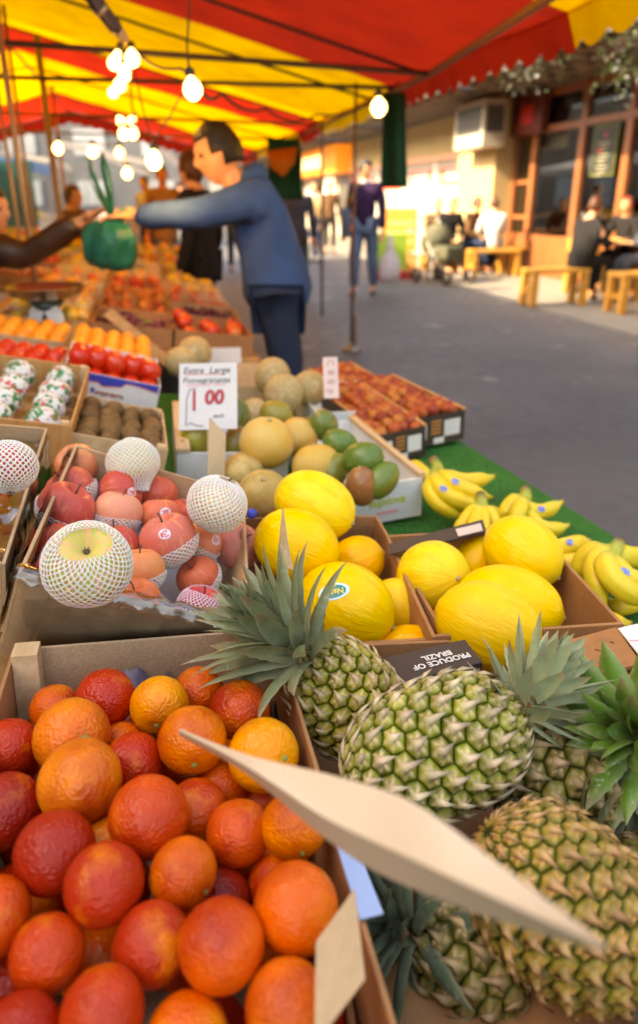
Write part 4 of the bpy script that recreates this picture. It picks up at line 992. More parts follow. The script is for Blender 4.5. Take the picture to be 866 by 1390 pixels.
pineapple('pineapple cut by the right edge with a broad bright green crown', atd(862, 1002, .78)-imgaxis(165, -45)*.07, imgaxis(165, -45), .055, .12, PAL_D, LF_GREEN, 51, imgaxis(150, -42), dict(n=44, L0=.088, L1=.104, W=.042, open_=(98, 10), bend=(18, 8), h=.04, r0=.012), rows=9, n=11)
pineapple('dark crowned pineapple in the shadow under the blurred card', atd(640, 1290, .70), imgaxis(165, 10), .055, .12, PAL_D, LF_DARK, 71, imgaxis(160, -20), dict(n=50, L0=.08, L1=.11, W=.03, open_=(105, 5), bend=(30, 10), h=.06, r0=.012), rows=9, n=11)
pineapple('pineapple with dark blue-green leaves reaching from behind at the right edge', atd(900, 1240, .72), imgaxis(140, 25), .055, .15, PAL_D, LF_DARK, 81, imgaxis(150, 10), dict(n=44, L0=.06, L1=.10, W=.028, open_=(100, 8), bend=(25, 8), h=.06, r0=.014), rows=9, n=11)
# ================================================================== setting
S_ = lambda o: tag(o, None, None, None, 'structure')
ASPH = mat('paving', (.088, .084, .084), .60, .35, c2=(.125, .117, .112), n1=(.9, .35, .7), c3=(.27, .25, .23), n2=(2.6, .62, .70), bump=(60, .35, .003), rvar=.1)
def sheet(name, x0, x1, y0, y1, z, m, n=1):
    return mesh(name, [(x0, y0, z), (x1, y0, z), (x1, y1, z), (x0, y1, z)], [(0, 1, 2, 3)], m, smooth=False)
S_(sheet('ground', -120, 120, -60, 220, 0, ASPH))
# ---- stall table with turf
def poly_slab(name, pts, z, th, m, parent=None):
    n = len(pts); V = [Vector((x, y, z)) for x, y in pts]+[Vector((x, y, z-th)) for x, y in pts]
    return mesh(name, V, [tuple(range(n)), tuple(range(2*n-1, n-1, -1))]+[(i, i+n, (i+1) % n+n, (i+1) % n) for i in range(n)], m, parent, smooth=False)
tb = empty('stall_table'); tag(tb, 'long stall table covered in green turf carrying the fruit boxes', 'table')
pts = [(1.06, .30), (.40, 2.30), (.30, 2.56), (-.45, 2.72), (-1.9, 2.9), (-1.9, .10), (.9, .05)]
poly_slab('turf_cover', pts, .58, .012, TURF, tb)
poly_slab('turf_skirt', [(1.055, .32), (.395, 2.30), (.385, 2.295), (1.045, .315)], .567, .28, TURF, tb)
for x, y in ((.9, .5), (.42, 2.0), (-.3, 2.5), (-1.6, 2.6), (-1.6, .4)): MB().tube([(x, y, 0), (x, y, .565)], .022, 10).build('leg', mat('grey_metal', (.30, .28, .26), .4, metal=.8), tb)
METAL = MATS['grey_metal']; DKMET = mat('dark_metal', (.10, .075, .055), .45, metal=.5)
# blades of artificial grass along the visible turf
tv = MB(); rnd = random.Random(4)
for i in range(9000):
    y = rnd.uniform(.75, 2.35); xe = 1.06-(y-.30)*.33; x = xe-.006-rnd.random()**.8*.62; a = rnd.uniform(0, 6.28); h = rnd.uniform(.004, .009); dx, dy = math.cos(a)*.0012, math.sin(a)*.0012
    tv.add([(x-dx, y-dy, .5801), (x+dx, y+dy, .5801), (x+rnd.uniform(-.003, .003), y+rnd.uniform(-.003, .003), .58+h)], [(0, 1, 2)])
tv.build('turf_pile', TURF, tb, smooth=False)
rk = empty('display_rack'); tag(rk, 'sloping wooden display board under the boxes at the left', 'rack')
def slope_board(name, s0, s1, t0, t1, z0, z1, m, parent, th=.02):
    V = [st(s0, t0, z0), st(s1, t0, z1), st(s1, t1, z1), st(s0, t1, z0)]; V += [v-Vector((0, 0, th)) for v in V]
    return mesh(name, V, [(0, 1, 2, 3), (7, 6, 5, 4), (0, 4, 5, 1), (1, 5, 6, 2), (2, 6, 7, 3), (3, 7, 4, 0)], m, parent, smooth=False)
slope_board('board', -1.25, -.22, .55, 2.95, .90, .655, WOODO, rk)
for t_ in (.7, 1.7, 2.8): MB().box((-.02, -.02, .0), (.02, .02, .84), M=Matrix.Translation(st(-1.1, t_, 0))).build('support', WOODO, rk, smooth=False)

# ---- far part of the stall
ft = empty('rear_table'); tag(ft, 'rear run of the stall beyond the price sign under fruit cartons', 'table')
slope_board('board', -.76, .42, 2.98, 4.40, .816, .66, WOODO, ft); slope_board('board', -2.6, .42, 4.402, 10.5, 1.06, .66, WOODO, ft)
slope_board('skirt', .40, .425, 2.98, 10.5, .63, .63, TURF, ft, th=.35)
for t_ in (3.1, 5.5, 8, 10.3):
    for s_ in ((-.7 if t_ < 4 else -2.4), .3): MB().tube([st(s_, t_, 0), st(s_, t_, .64)], .02, 8).build('leg', METAL, ft)
def berries(name, label, M, m, r=.011, n=46, spread=(.05, .085, .032)):
    b = MB(); rn = random.Random(hash(label) % 9999)
    for i in range(n): b.ball((rn.uniform(-1, 1)*rn.random()*spread[0]*.9, rn.uniform(-1, 1)*rn.random()*spread[1]*.9, abs(rn.uniform(-1, 1)*rn.random())*spread[2]*1.2+.012), r*rn.uniform(.85, 1.1), 7, 5)
    o = b.build(name, m, None, mw=M); MB().tube([(0, -.07, .03), (0, -.03, .04), (.005, .03, .035)], .0025, 6).build('stalk', STEMG, o)
    tag(o, label, 'grapes', 'grape bunches on the rear stall'); return o
CELLO = mat('cellophane', (.8, .78, .74), .08, .8, alpha=.30, bump=(26, 1.0, .02))
words_r = ['first', 'second', 'third', 'fourth', 'fifth', 'sixth', 'seventh', 'eighth', 'ninth', 'tenth', 'eleventh', 'twelfth']
words_c = ['nearest the street', 'second from the street', 'third from the street', 'fourth from the street', 'fifth from the street', 'sixth from the street', 'seventh from the street']
rn = random.Random(21); gb = {}
def pallet(kind): return {'orange': (pk_o, .033), 'red': (pk_r, .031), 'yellow': (pk_y, .035), 'apricot': (pk_n, .024), 'tomato': (pk_t, .032)}[kind]
zof = lambda s: .66+(.42-s)*(.40/3.02)+.003
sl_ang = math.atan(.40/3.02)
kinds_seq = ['orange', 'grape', 'red', 'pack', 'yellow', 'apricot', 'pack', 'grapep', 'pack', 'pack', 'grape', 'pack', 'grape']
q_ = 0
for j in range(12):
    for i in range(7):
        s0 = .40-.335*(i+1); t0 = 3.02+j*.46+(.0 if j < 6 else .05*(j-6)); 
        if j > 7 and i > 5: continue
        p = st(s0, t0); 
        x_, y_ = p.x, p.y; d_ = y_*cP
        px_ = 433+960*x_/(y_*cP-(.75-CAMZ)*sP)
        if px_ < -60: continue
        kind = rn.choice(kinds_seq); wall = rn.choice([WOOD, WOODO, CARD, CARDW, WHITECARD, WOODO])
        if s0 < -.75 and t0 < 4.35: continue
        M = frame(st(s0, t0, zof(s0)), SV*math.cos(sl_ang)-Vector((0, 0, math.sin(sl_ang))), SU, (SV*math.cos(sl_ang)-Vector((0, 0, math.sin(sl_ang)))).cross(SU))
        B_ = Ided((0, 0, 0, 0, 0, 0, .315, .43, .085)); B_.M = M @ Matrix.Rotation(rn.uniform(-.04, .04), 4, 'Z')
        desc = 'carton of {}, {} rear stall row, {}'
        kn = {'orange': 'oranges', 'red': 'red fruit', 'yellow': 'yellow fruit', 'apricot': 'apricots', 'tomato': 'tomatoes', 'grape': 'green grapes', 'grapep': 'red grapes', 'pack': 'film wrapped fruit'}[kind]
        bx = empty('fruit_carton', B_.M); tag(bx, desc.format(kn, words_r[j], words_c[i]), 'carton', 'cartons on the rear stall')
        b = MB(); w, d, h = B_.w, B_.d, B_.h; b.box((0, 0, 0), (w, d, .004)); b.build('base_panel', wall, bx, smooth=False)
        for a_, c_ in (((0, -.006, .001), (w, 0, h)), ((0, d, .001), (w, d+.006, h)), ((-.006, -.006, .001), (0, d+.006, h+.001)), ((w, -.006, .001), (w+.006, d+.006, h+.001))): MB().box(a_, c_).build('side_panel', wall, bx, smooth=False)
        if kind in ('grape', 'grapep'):
            for q in range(3): berries('grape_bunch', 'bunch of {}, {} rear row, {}'.format(kn, words_r[j], words_c[i]), B_.M @ Matrix.Translation((.07+.09*q, .2+rn.uniform(-.06, .06), .045)) @ Matrix.Rotation(rn.uniform(-1, 1), 4, 'Z') @ Matrix.Scale(1.15, 4), GRAPEG if kind == 'grape' else GRAPEP)
        else:
            pr_, r = pallet(kind if kind != 'pack' else rn.choice(['red', 'yellow', 'orange'])); nx, ny = (3, 4) if r > .027 else (4, 5)
            if j > 5: nx, ny = 2, 3; r = .045
            for a_ in range(nx):
                for c_ in range(ny):
                    o = dup(pr_, B_.M @ Matrix.Translation((w*(a_+.5)/nx+rn.uniform(-.022, .022), d*(c_+.5)/ny+rn.uniform(-.022, .022), h-.012+rn.uniform(-.02, .028))) @ rnd_rot() @ Matrix.Scale(r/.038*rn.uniform(.92, 1.12), 4), 'fruit in the carton of {}, {} rear row, {}'.format(kn, words_r[j], words_c[i]), rn.choice([(.62, .12, .03), (.68, .17, .04), (.72, .26, .05)]))
                    o['group'] = 'loose fruit in rear carton row %s' % words_r[j]
        if kind == 'pack' or rn.random() < .22:
            V = []; F = []; nx, ny = 14, 18; sd = rn.uniform(0, 50)
            for a_ in range(nx+1):
                for c_ in range(ny+1):
                    x = w*a_/nx; y = d*c_/ny; V.append((x, y, h+.012+.026*math.sin(PI*a_/nx)*math.sin(PI*c_/ny)+.012*mnoise.noise(Vector((x*24+sd, y*24, 1)))+.01*mnoise.noise(Vector((x*60, y*60+sd, 3)))))
            for a_ in range(nx):
                for c_ in range(ny): e = a_*(ny+1)+c_; F.append((e, e+ny+1, e+ny+2, e+1))
            mesh('film_cover', V, F, CELLO, bx)
# little upright price cards among the far goods
for i, (px, py, d, w_, h_, m_) in enumerate([(228, 395, 4.3, .09, .13, WOODO), (208, 372, 4.9, .10, .14, CARD), (305, 488, 2.75, .13, .09, PAPER), (178, 425, 3.6, .05, .2, WOODO), (150, 345, 5.6, .12, .10, PAPER)]):
    M = frame(atd(px, py, d), SV, Vector((0, .2, 1)).normalized(), SV.cross(Vector((0, .2, 1)).normalized()))
    o = MB().box((-w_/2, -h_/2, -.002), (w_/2, h_/2, 0)).build('price_card', m_, None, smooth=False, mw=M); tag(o, ['blank orange card standing among the far cartons near the scale', 'tan card standing behind the orange one on the far stall', 'white card just right of the price sign, over the crate rim', 'narrow orange slat poking up left of the far cards', 'small white card beneath the green bag'][i], 'card')
o = MB().box((-.02, -.2, 0), (.02, .2, .012)).build('wooden_batten', WOODO, None, smooth=False, mw=frame(atd(200, 468, 2.75), *(lambda a, b: (a, b, a.cross(b)))(imgaxis(50, 0), imgaxis(-40, 0)))); tag(o, 'loose orange batten lying across cartons left of the price sign', 'batten')
# ---- weighing scale with metal pan at the left
wsM = Matrix.Translation(atd(62, 396, 2.75)); ws = empty('weighing_scale', wsM); tag(ws, 'old weighing scale with wide metal pan beside the leather sleeve', 'scale')
BRASS = mat('brassy_metal', (.42, .30, .16), .22, metal=.9)
MB().lathe([(0, -.035), (.06, -.034), (.12, -.015), (.16, .02), (.165, .022), (.158, .023), (.118, -.010), (.058, -.029), (0, -.030)], 40).build('pan', BRASS, ws)
MB().lathe([(0, -.30), (.09, -.30), (.085, -.26), (.05, -.22), (.04, -.07), (.07, -.036), (0, -.036)], 20).build('body', mat('dark_green_enamel', (.03, .05, .04), .3), ws)
MB().lathe([(0, -.10), (.065, -.10), (.07, -.085), (.065, -.07), (0, -.07)], 28, Matrix.Translation((.0, -.11, -.1)) @ Matrix.Rotation(rad(90), 4, 'X')).build('dial', WHITECARD, ws)

# ---- canopy
CY = mat('yellow_canvas', (.74, .36, .009), .75, .2, c2=(.55, .24, .008), n1=(2.6, .4, .72), c3=.8, n2=(14, .55, .75), bump=(4, .8, .03), trans=.62)
CR = mat('red_canvas', (.40, .018, .006), .75, .2, c2=(.27, .012, .005), n1=(2.6, .4, .72), c3=.8, n2=(14, .55, .75), bump=(4, .8, .03), trans=.58)
bounds = [1.9, 3.45, 5.95, 8.75, 9.95, 13.8, 16.4]; cols_ = [0, 1, 0, 1, 0, 1]
rails_t = [1.9, 2.6, 5.15, 6.45, 8.4, 11, 13.6, 16.4]
ridge_s, ridge_z = -1.35, 2.93
def roof_z(s, t):
    base = 2.12+.25*(1.95-s) if s >= ridge_s else ridge_z+.015-.26*(ridge_s-s)
    k = 0
    for a, b in zip(rails_t, rails_t[1:]):
        if a <= t <= b: k = math.sin(PI*(t-a)/(b-a))
    return base-.045*k*(.4+.6*math.sin(PI*max(0, min(1, (s+3.9)/5.85))))+.022*mnoise.noise(Vector((s*1.7, t*1.3, 0)))+.012*mnoise.noise(Vector((s*5, t*2.2, 4)))
cn = empty('stall_canopy'); tag(cn, 'red and yellow striped canvas canopy stretched over the fruit stall', 'canopy')
def ts_between(a, b): n = max(2, int((b-a)/.22)); return [a+(b-a)*i/n for i in range(n+1)]
svals = [-3.9+5.85*i/34 for i in range(35)]
def panel(name, t0, t1, m):
    ts = ts_between(t0, t1); V = [st(s, t, roof_z(s, t)) for t in ts for s in svals]; n = len(svals); F = []
    for j in range(len(ts)-1):
        for i in range(n-1): a = j*n+i; F.append((a, a+1, a+n+1, a+n))
    return mesh(name, V, F, m, cn)
for a, b, c in zip(bounds, bounds[1:], cols_): panel('stripe', a, b, (CY, CR)[c])
def valance(t0, t1, m, s=1.95, drop=.125, sc=.20, out=.07):
    V = []; F = []; n = int((t1-t0)/.025)
    for i in range(n+1):
        t = t0+(t1-t0)*i/n; zt_ = roof_z(s, t)+.014; dr = drop+.045*abs(math.sin(PI*t/sc))
        for j in range(5): f_ = j/4; V.append(st(s-.012+out*f_+.01*math.sin(t*9)*f_, t, zt_-dr*f_))
    for i in range(n):
        for j in range(4): a = i*5+j; F.append((a, a+1, a+6, a+5))
    return mesh('valance', V, F, m, cn)
for a, b, c in zip(bounds, bounds[1:], cols_): valance(a, b, (CY, CR)[c])
V = []; F = []                                  # end valance across the street end
n = 230
for i in range(n+1):
    s = -3.9+5.85*i/n; z = roof_z(s, 16.4)
    for j in range(3): V.append(st(s, 16.42, min(z, z)-(.20+.04*abs(math.sin(PI*s/.2)))*j/2-.003))
for i in range(n):
    for j in range(2): a = i*3+j; F.append((a, a+1, a+4, a+3))
mesh('end_valance', V, F, CR, cn)
# back sheet of the stall side facing the building
fr = empty('canopy_scaffold'); tag(fr, 'dark metal rails and posts carrying the striped canopy', 'frame')
def bar(pts, r=.015, m=None, nm='rail', parent=None): return MB().tube(pts, r, 8).build(nm, m or DKMET, parent or fr)
bar([atz(-60, 53, 2.10), atz(583, 100, 2.06)], .017)
bar([atz(-60, 103, 2.12), atz(640, 122, 2.09)], .016); bar([atz(-40, 151, 2.12), atz(520, 173, 2.08)], .015); bar([atz(-40, 177, 2.12), atz(470, 192, 2.08)], .015)
bar([st(1.93, 1.15, 2.055), atz(762, -14, 2.06), atz(583, 100, 2.06), atz(395, 190, 2.06), st(1.93, 16.3, 2.08)], .022, mat('brown_bar', (.26, .12, .06), .5), 'eave_beam')
for t_ in rails_t[1:]:
    bar([st(1.93, t_, 2.07), st(ridge_s, t_, ridge_z-.04), st(-3.85, t_, 2.26)], .012, nm='rafter')
bar([st(ridge_s, 1.15, ridge_z-.05), st(ridge_s, 16.3, ridge_z-.05)], .018, mat('brown_bar'), 'ridge_beam'); bar([st(-3.85, 1.15, 2.2), st(-3.85, 16.3, 2.2)], .018, nm='rear_beam')
for px, py, d, r in ((37, 300, 3.7, .017), (45, 295, 5.2, .013), (79, 275, 6.0, .028), (90, 272, 8.5, .02), (18, 260, 4.6, .012)):
    b_ = atd(px, py, d); bar([(b_.x, b_.y, 0.0), (b_.x, b_.y, 2.5)], r, mat('tan_metal', (.34, .22, .12), .45, metal=.4), 'post')
b_ = atz(477, 476, 0); pole = empty('canopy_pole', loc=(b_.x, b_.y, 0)); tag(pole, 'thin canopy pole standing in the walkway left of the shops', 'pole')
MB().tube([(0, 0, 0), (0, 0, 2.25)], .014, 10).build('tube', mat('rusty_bar', (.20, .12, .08), .55, metal=.4), pole)
MB().lathe([(0, 0), (.09, 0), (.09, .02), (.03, .035), (.02, .08), (0, .08)], 20).build('foot', METAL, pole); MB().box((.015, -.03, .05), (.055, .03, .34)).build('weight_bag', mat('grey_bag', (.25, .22, .20), .8), pole, bevel=.015)
for st_t in (8.4, 13.6): bar([st(1.93, st_t, 0), st(1.93, st_t, 2.07)], .016, nm='post')
# ---- bulbs and cables
BULB = mat('lit_bulb', (1, .9, .7), .3, emit=((1, .66, .26), 1.1)); BULB2 = mat('bulb_socket', (.02, .018, .015), .5)
def bulb(px, py, dpx, real, ang, label, long=1.0):
    d = 960*real/dpx; c = atd(px, py, d); ax = imgaxis(ang, 0); M = axis_frame(c, ax); R = real/2
    o = empty('light_bulb', M); tag(o, label, 'light bulb', 'lit bulbs strung under the canopy')
    MB().lathe([(0, -R), (R*.55, -R*.86), (R*.92, -R*.4), (R, .05*R), (R*.86, R*.55), (R*.55, R*1.0*long), (R*.38, R*1.3*long), (0, R*1.35*long)], 20).build('glass', BULB, o)
    MB().lathe([(0, R*1.3*long), (R*.5, R*1.3*long), (R*.55, R*2.0*long), (R*.3, R*2.3*long), (0, R*2.3*long)], 14).build('socket', BULB2, o)
    return c+ax*R*2.2*long
P_ = {}
for i, (px, py, dp, re, an, lb, lg) in enumerate([
    (262, 122, 26, .062, 100, 'big round bulb hanging alone at the upper middle', 1), (209, 219, 22, .062, 88, 'bulb hanging lowest, left of the hooded man\'s face', 1),
    (180, 80, 20, .062, 95, 'upper right bulb of the top cluster', 1), (155, 86, 17, .055, 70, 'tilted long bulb at the left of the top cluster', 1.6),
    (170, 100, 18, .06, 100, 'middle bulb of the top cluster', 1), (163, 116, 17, .06, 80, 'bulb below the middle of the top cluster', 1), (154, 126, 14, .055, 60, 'lowest bulb of the top cluster', 1),
    (165, 165, 12, .055, 120, 'upper left bulb of the second cluster', 1), (179, 164, 11, .055, 60, 'upper right bulb of the second cluster', 1), (168, 182, 14, .06, 100, 'lower left bulb of the second cluster', 1), (181, 182, 14, .06, 80, 'lower right bulb of the second cluster', 1),
    (79, 202, 14, .06, 90, 'small bulb farthest left against the red canvas', 1), (126, 207, 14, .06, 90, 'small bulb second from the left against the red canvas', 1), (163, 208, 13, .06, 90, 'small bulb third from the left against the red canvas', 1),
    (173, 236, 14, .06, 90, 'faint bulb below the red canvas', 1), (514, 146, 22, .075, 92, 'bright lamp by the green cloth flap', .9)]):
    P_[i] = bulb(px, py, dp, re, an, lb, lg)
CABLE = mat('cable', (.03, .02, .02), .6)
def cable(pts, r, label, n=14):
    pts = [Vector(p) for p in pts]; out = []
    for a, b in zip(pts, pts[1:]):
        for k in range(n): t = k/n; out.append(a.lerp(b, t)-Vector((0, 0, (a-b).length*.05*math.sin(PI*t))))
    out.append(pts[-1]); tag(MB().tube(out, r, 6).build('cable', CABLE), label, 'cable')
cable([atd(172, 52, 3.0), atd(246, 93, 2.42), P_[0]], .005, 'black cable from the dark tube to the big round bulb')
cable([P_[0], atd(300, 127, 3.2), atd(360, 148, 3.8), atd(430, 156, 4.6), atd(500, 140, 5.0), atd(546, 106, 5.3)], .007, 'long black cable swagging right to the eave corner')
cable([atd(257, -6, 2.5), atd(254, 60, 2.46), P_[0]], .0035, 'straight thin cord dropping to the big round bulb')
cable([P_[0], atd(240, 140, 2.5), atd(218, 175, 2.65), P_[1]], .003, 'thin cord from the big bulb down to the lowest bulb')
cable([P_[2], atd(190, 130, 2.9), P_[1]], .003, 'thin cord from the top cluster to the lowest bulb')
cable([P_[2], atd(178, 130, 3.2), P_[10]], .004, 'cord between the two bulb clusters')
cable([P_[11], P_[12], P_[13], P_[14]], .004, 'cord stringing the small bulbs before the red canvas', 8)
tu = axis_frame(atd(172, 56, 2.75), atd(122, -8, 2.55)-atd(172, 56, 2.75)); o = empty('lamp_tube', tu); tag(o, 'dark blue tube with tan end pointing down at the bulb cluster', 'tube')
MB().lathe([(0, .06), (.024, .06), (.027, .075), (.027, .55), (0, .55)], 16).build('sleeve', mat('navy_sleeve', (.02, .02, .05), .4), o)
MB().lathe([(0, 0), (.012, 0), (.017, .01), (.022, .0598), (0, .0598)], 16).build('collar', mat('tan_plastic', (.35, .24, .17), .5), o); MB().lathe([(.028, .15), (.030, .15), (.030, .17), (.028, .17)], 16).build('band', METAL, o)
# ---- hanging green flap and bunting
def cloth_strip(name, label, c, w, h, m, ang=0, seed=0, cat='cloth', taper=1.0):
    V = []; F = []; nx, ny = 8, 14; M = frame(c, SV*math.cos(ang)+SU*math.sin(ang), Vector((0, 0, 1)), (SV*math.cos(ang)+SU*math.sin(ang)).cross(Vector((0, 0, 1))))
    for i in range(nx+1):
        for j in range(ny+1):
            u = i/nx-.5; v = -j/ny; V.append(M @ Vector((w*u*(1+(taper-1)*-v)+.12*w*-v, h*v, .03*math.sin(u*9+seed)+.02*math.sin(v*6+seed))))
    for i in range(nx):
        for j in range(ny): a = i*(ny+1)+j; F.append((a, a+1, a+ny+2, a+ny+1))
    o = mesh(name, V, F, m); s = o.modifiers.new('s', 'SOLIDIFY'); s.thickness = .004; tag(o, label, cat); return o
GRC = mat('green_canvas', (.012, .075, .035), .8, .2, c2=.7, n1=(5, .4, .7), trans=.2)
cloth_strip('canvas_flap', 'dark green canvas flap hanging from the canopy corner', atd(536, 126, 5.0), .15, .62, GRC, -.2, 1, taper=1.35)
cloth_strip('hanging_canvas', 'dark green canvas hung behind the man in the hoodie', atd(384, 188, 5.6), .26, .45, GRC, .3, 3, taper=1.1)
o = mesh('orange_pennant', [atd(362, 205, 5.4), atd(404, 200, 5.4), atd(400, 222, 5.4), atd(384, 240, 5.4), atd(366, 226, 5.4)], [(0, 1, 2, 3, 4)], mat('orange_canvas', (.72, .24, .03), .8, trans=.4)); s = o.modifiers.new('s', 'SOLIDIFY'); s.thickness = .004; tag(o, 'orange pennant in front of the green canvas', 'pennant')

# ---- shops on the right
BWOOD = mat('brown_frame', (.30, .105, .04), .35, .5, c2=.7, n1=(3, .4, .7), stretch=(6, 6, 1)); CREAM = mat('cream_render', (.52, .39, .20), .8, .2, c2=.88, n1=(1.3, .4, .7), bump=(30, .2, .004))
SOFF = mat('soffit_paint', (.30, .255, .225), .8, .2, c2=.7, n1=(1.1, .4, .7))
def windowglass(name='shop_glass'):
    if name in MATS: return MATS[name]
    m = bpy.data.materials.new(name); nt = nodes_of(m); out = N(nt, 'ShaderNodeOutputMaterial'); g = N(nt, 'ShaderNodeBsdfGlossy'); g.inputs['Roughness'].default_value = .03; g.inputs[0].default_value = (.9, .9, .9, 1)
    t = N(nt, 'ShaderNodeBsdfTransparent'); t.inputs[0].default_value = (.8, .82, .80, 1); f_ = N(nt, 'ShaderNodeFresnel'); f_.inputs[0].default_value = 1.6; ms = N(nt, 'ShaderNodeMixShader')
    mm = N(nt, 'ShaderNodeMath', operation='MULTIPLY_ADD'); mm.inputs[1].default_value = 1.5; mm.inputs[2].default_value = .04; L(nt, f_.outputs[0], mm.inputs[0]); L(nt, mm.outputs[0], ms.inputs[0]); L(nt, t.outputs[0], ms.inputs[1]); L(nt, g.outputs[0], ms.inputs[2]); L(nt, ms.outputs[0], out.inputs[0]); MATS[name] = m; return m
GL = windowglass()
def sbox(b, s0, s1, t0, t1, z0, z1):
    c = [st(s, t, z) for z in (z0, z1) for s, t in ((s0, t0), (s1, t0), (s1, t1), (s0, t1))]
    return b.add(c, [(0, 3, 2, 1), (4, 5, 6, 7), (0, 1, 5, 4), (1, 2, 6, 5), (2, 3, 7, 6), (3, 0, 4, 7)])
def SB(name, s0, s1, t0, t1, z0, z1, m, parent=None, bev=0): b = MB(); sbox(b, s0, s1, t0, t1, z0, z1); return b.build(name, m, parent, smooth=False, bevel=bev)
FS = 6.8
cf = empty('cafe'); tag(cf, 'brown timber fronted cafe with tall panes behind the benches', 'cafe')
T0, T1 = 5.0, 13.35; WZ = 3.02
ptr = [T0, 6.4, 7.6, ons(851, 220, FS)[0], ons(789, 220, FS)[0], ons(722, 260, FS)[0], T1]
SB('floor', FS+.05, FS+5, T0, T1, -.002, .05, mat('cafe_floor', (.25, .12, .06), .5), cf); SB('back_wall', FS+4.6, FS+4.7, T0, T1, .05, WZ, mat('cafe_wall', (.72, .50, .22), .7, c2=(.50, .26, .08), n1=(1.2, .45, .6)), cf)
SB('side_wall', FS+.1, FS+4.6, T0-.15, T0, 0, WZ, CREAM, cf)
SB('sill_panel', FS-.03, FS+.05, T0, T1, 0, .62, BWOOD, cf)
for t_ in ptr: SB('post', FS-.06, FS+.08, t_-.075, t_+.075, .005, WZ, BWOOD, cf, .008)
tr1 = 2.36
SB('transom', FS-.05, FS+.07, T0, T1, tr1, tr1+.11, BWOOD, cf, .008); SB('head_beam', FS-.05, FS+.07, T0, T1, WZ-.12, WZ, BWOOD, cf)
for a, b in zip(ptr, ptr[1:]):
    w_ = SB('window', FS-.02, FS+.02, a+.075, b-.075, .62, .70, BWOOD, cf); SB('pane', FS+.000, FS+.008, a+.075, b-.075, .70, tr1, GL, w_); SB('upper_pane', FS, FS+.008, a+.075, b-.075, tr1+.11, WZ-.12, GL, w_)
SB('mid_rail', FS-.02, FS+.04, ptr[5]+.075, T1, 1.55, 1.62, BWOOD, cf); SB('mid_rail', FS-.02, FS+.04, ptr[5]+.075, T1, .95, 1.02, BWOOD, cf)
for i in range(3): SB('upper_mullion', FS-.02, FS+.04, ptr[5]+.6+i*.55, ptr[5]+.65+i*.55, tr1+.11, WZ-.12, BWOOD, cf)
for i in range(9):
    t_ = 6+i*.8; SB('counter_block', FS+2.2+(i % 3)*.5, FS+2.8+(i % 3)*.4, t_, t_+.5, .05, .9+.3*(i % 2), mat('counter_%d' % (i % 3), [(.45, .20, .06), (.55, .42, .2), (.2, .1, .05)][i % 3], .5), cf)
for i, (px, py) in enumerate([(752, 250), (775, 262), (724, 300), (836, 190)]):
    t_, z_ = ons(px, py, FS+.9); o = MB().ball((0, 0, 0), .05 if i else .065, 14, 10).build('glass_shade', mat('warm_lamp', (1, .7, .4), .4, emit=((1, .55, .18), .9))); o.matrix_world = Matrix.Translation(st(FS+.9, t_, z_)); r_ = empty('cafe_lamp', loc=st(FS+.9, t_, z_)); o.parent = r_; o.matrix_world = Matrix.Translation(st(FS+.9, t_, z_)); MB().tube([(0, 0, .05), (0, 0, WZ-z_)], .006, 6).build('cord', CABLE, r_)
    tag(r_, ['orange lamp glowing through the middle cafe pane', 'small lamp right of the brightest cafe lamp', 'low lamp behind the redhead\'s neighbour in the cafe', 'lamp by the menu board in the cafe'][i], 'lamp')
# menu board
(t0_, z1_), (t1_, z0_) = ons(840, 170, FS-.08), ons(803, 236, FS-.08)
mb = empty('menu_board', loc=st(FS-.08, t0_, z0_)); tag(mb, 'black menu board with green frame and red headings in the cafe window', 'menu board')
def SBp(name, s0, s1, a, b, z0, z1, m, par):
    o = SB(name, s0, s1, a, b, z0, z1, m); o.parent = par; o.matrix_parent_inverse = Matrix.Translation(par.location).inverted(); return o
SBp('frame', FS-.10, FS-.075, t0_-.04, t1_+.04, z0_-.04, z1_+.04, mat('olive_frame', (.07, .08, .012), .5), mb); SBp('board', FS-.105, FS-.1005, t0_, t1_, z0_, z1_, mat('blackboard', (.02, .022, .018), .6), mb)
SBp('heading', FS-.108, FS-.1055, t0_+.25, t1_-.25, z1_-.14, z1_-.07, REDINK, mb); SBp('heading', FS-.108, FS-.1055, t0_+.35, t1_-.12, z0_+.28, z0_+.35, REDINK, mb)
for q in range(9): SBp('chalk_line', FS-.108, FS-.1055, t0_+.12+.05*(q % 3), t1_-.1-.07*(q % 2), z1_-.22-q*.055, z1_-.205-q*.055, mat('chalk', (.35, .33, .22), .8), mb)
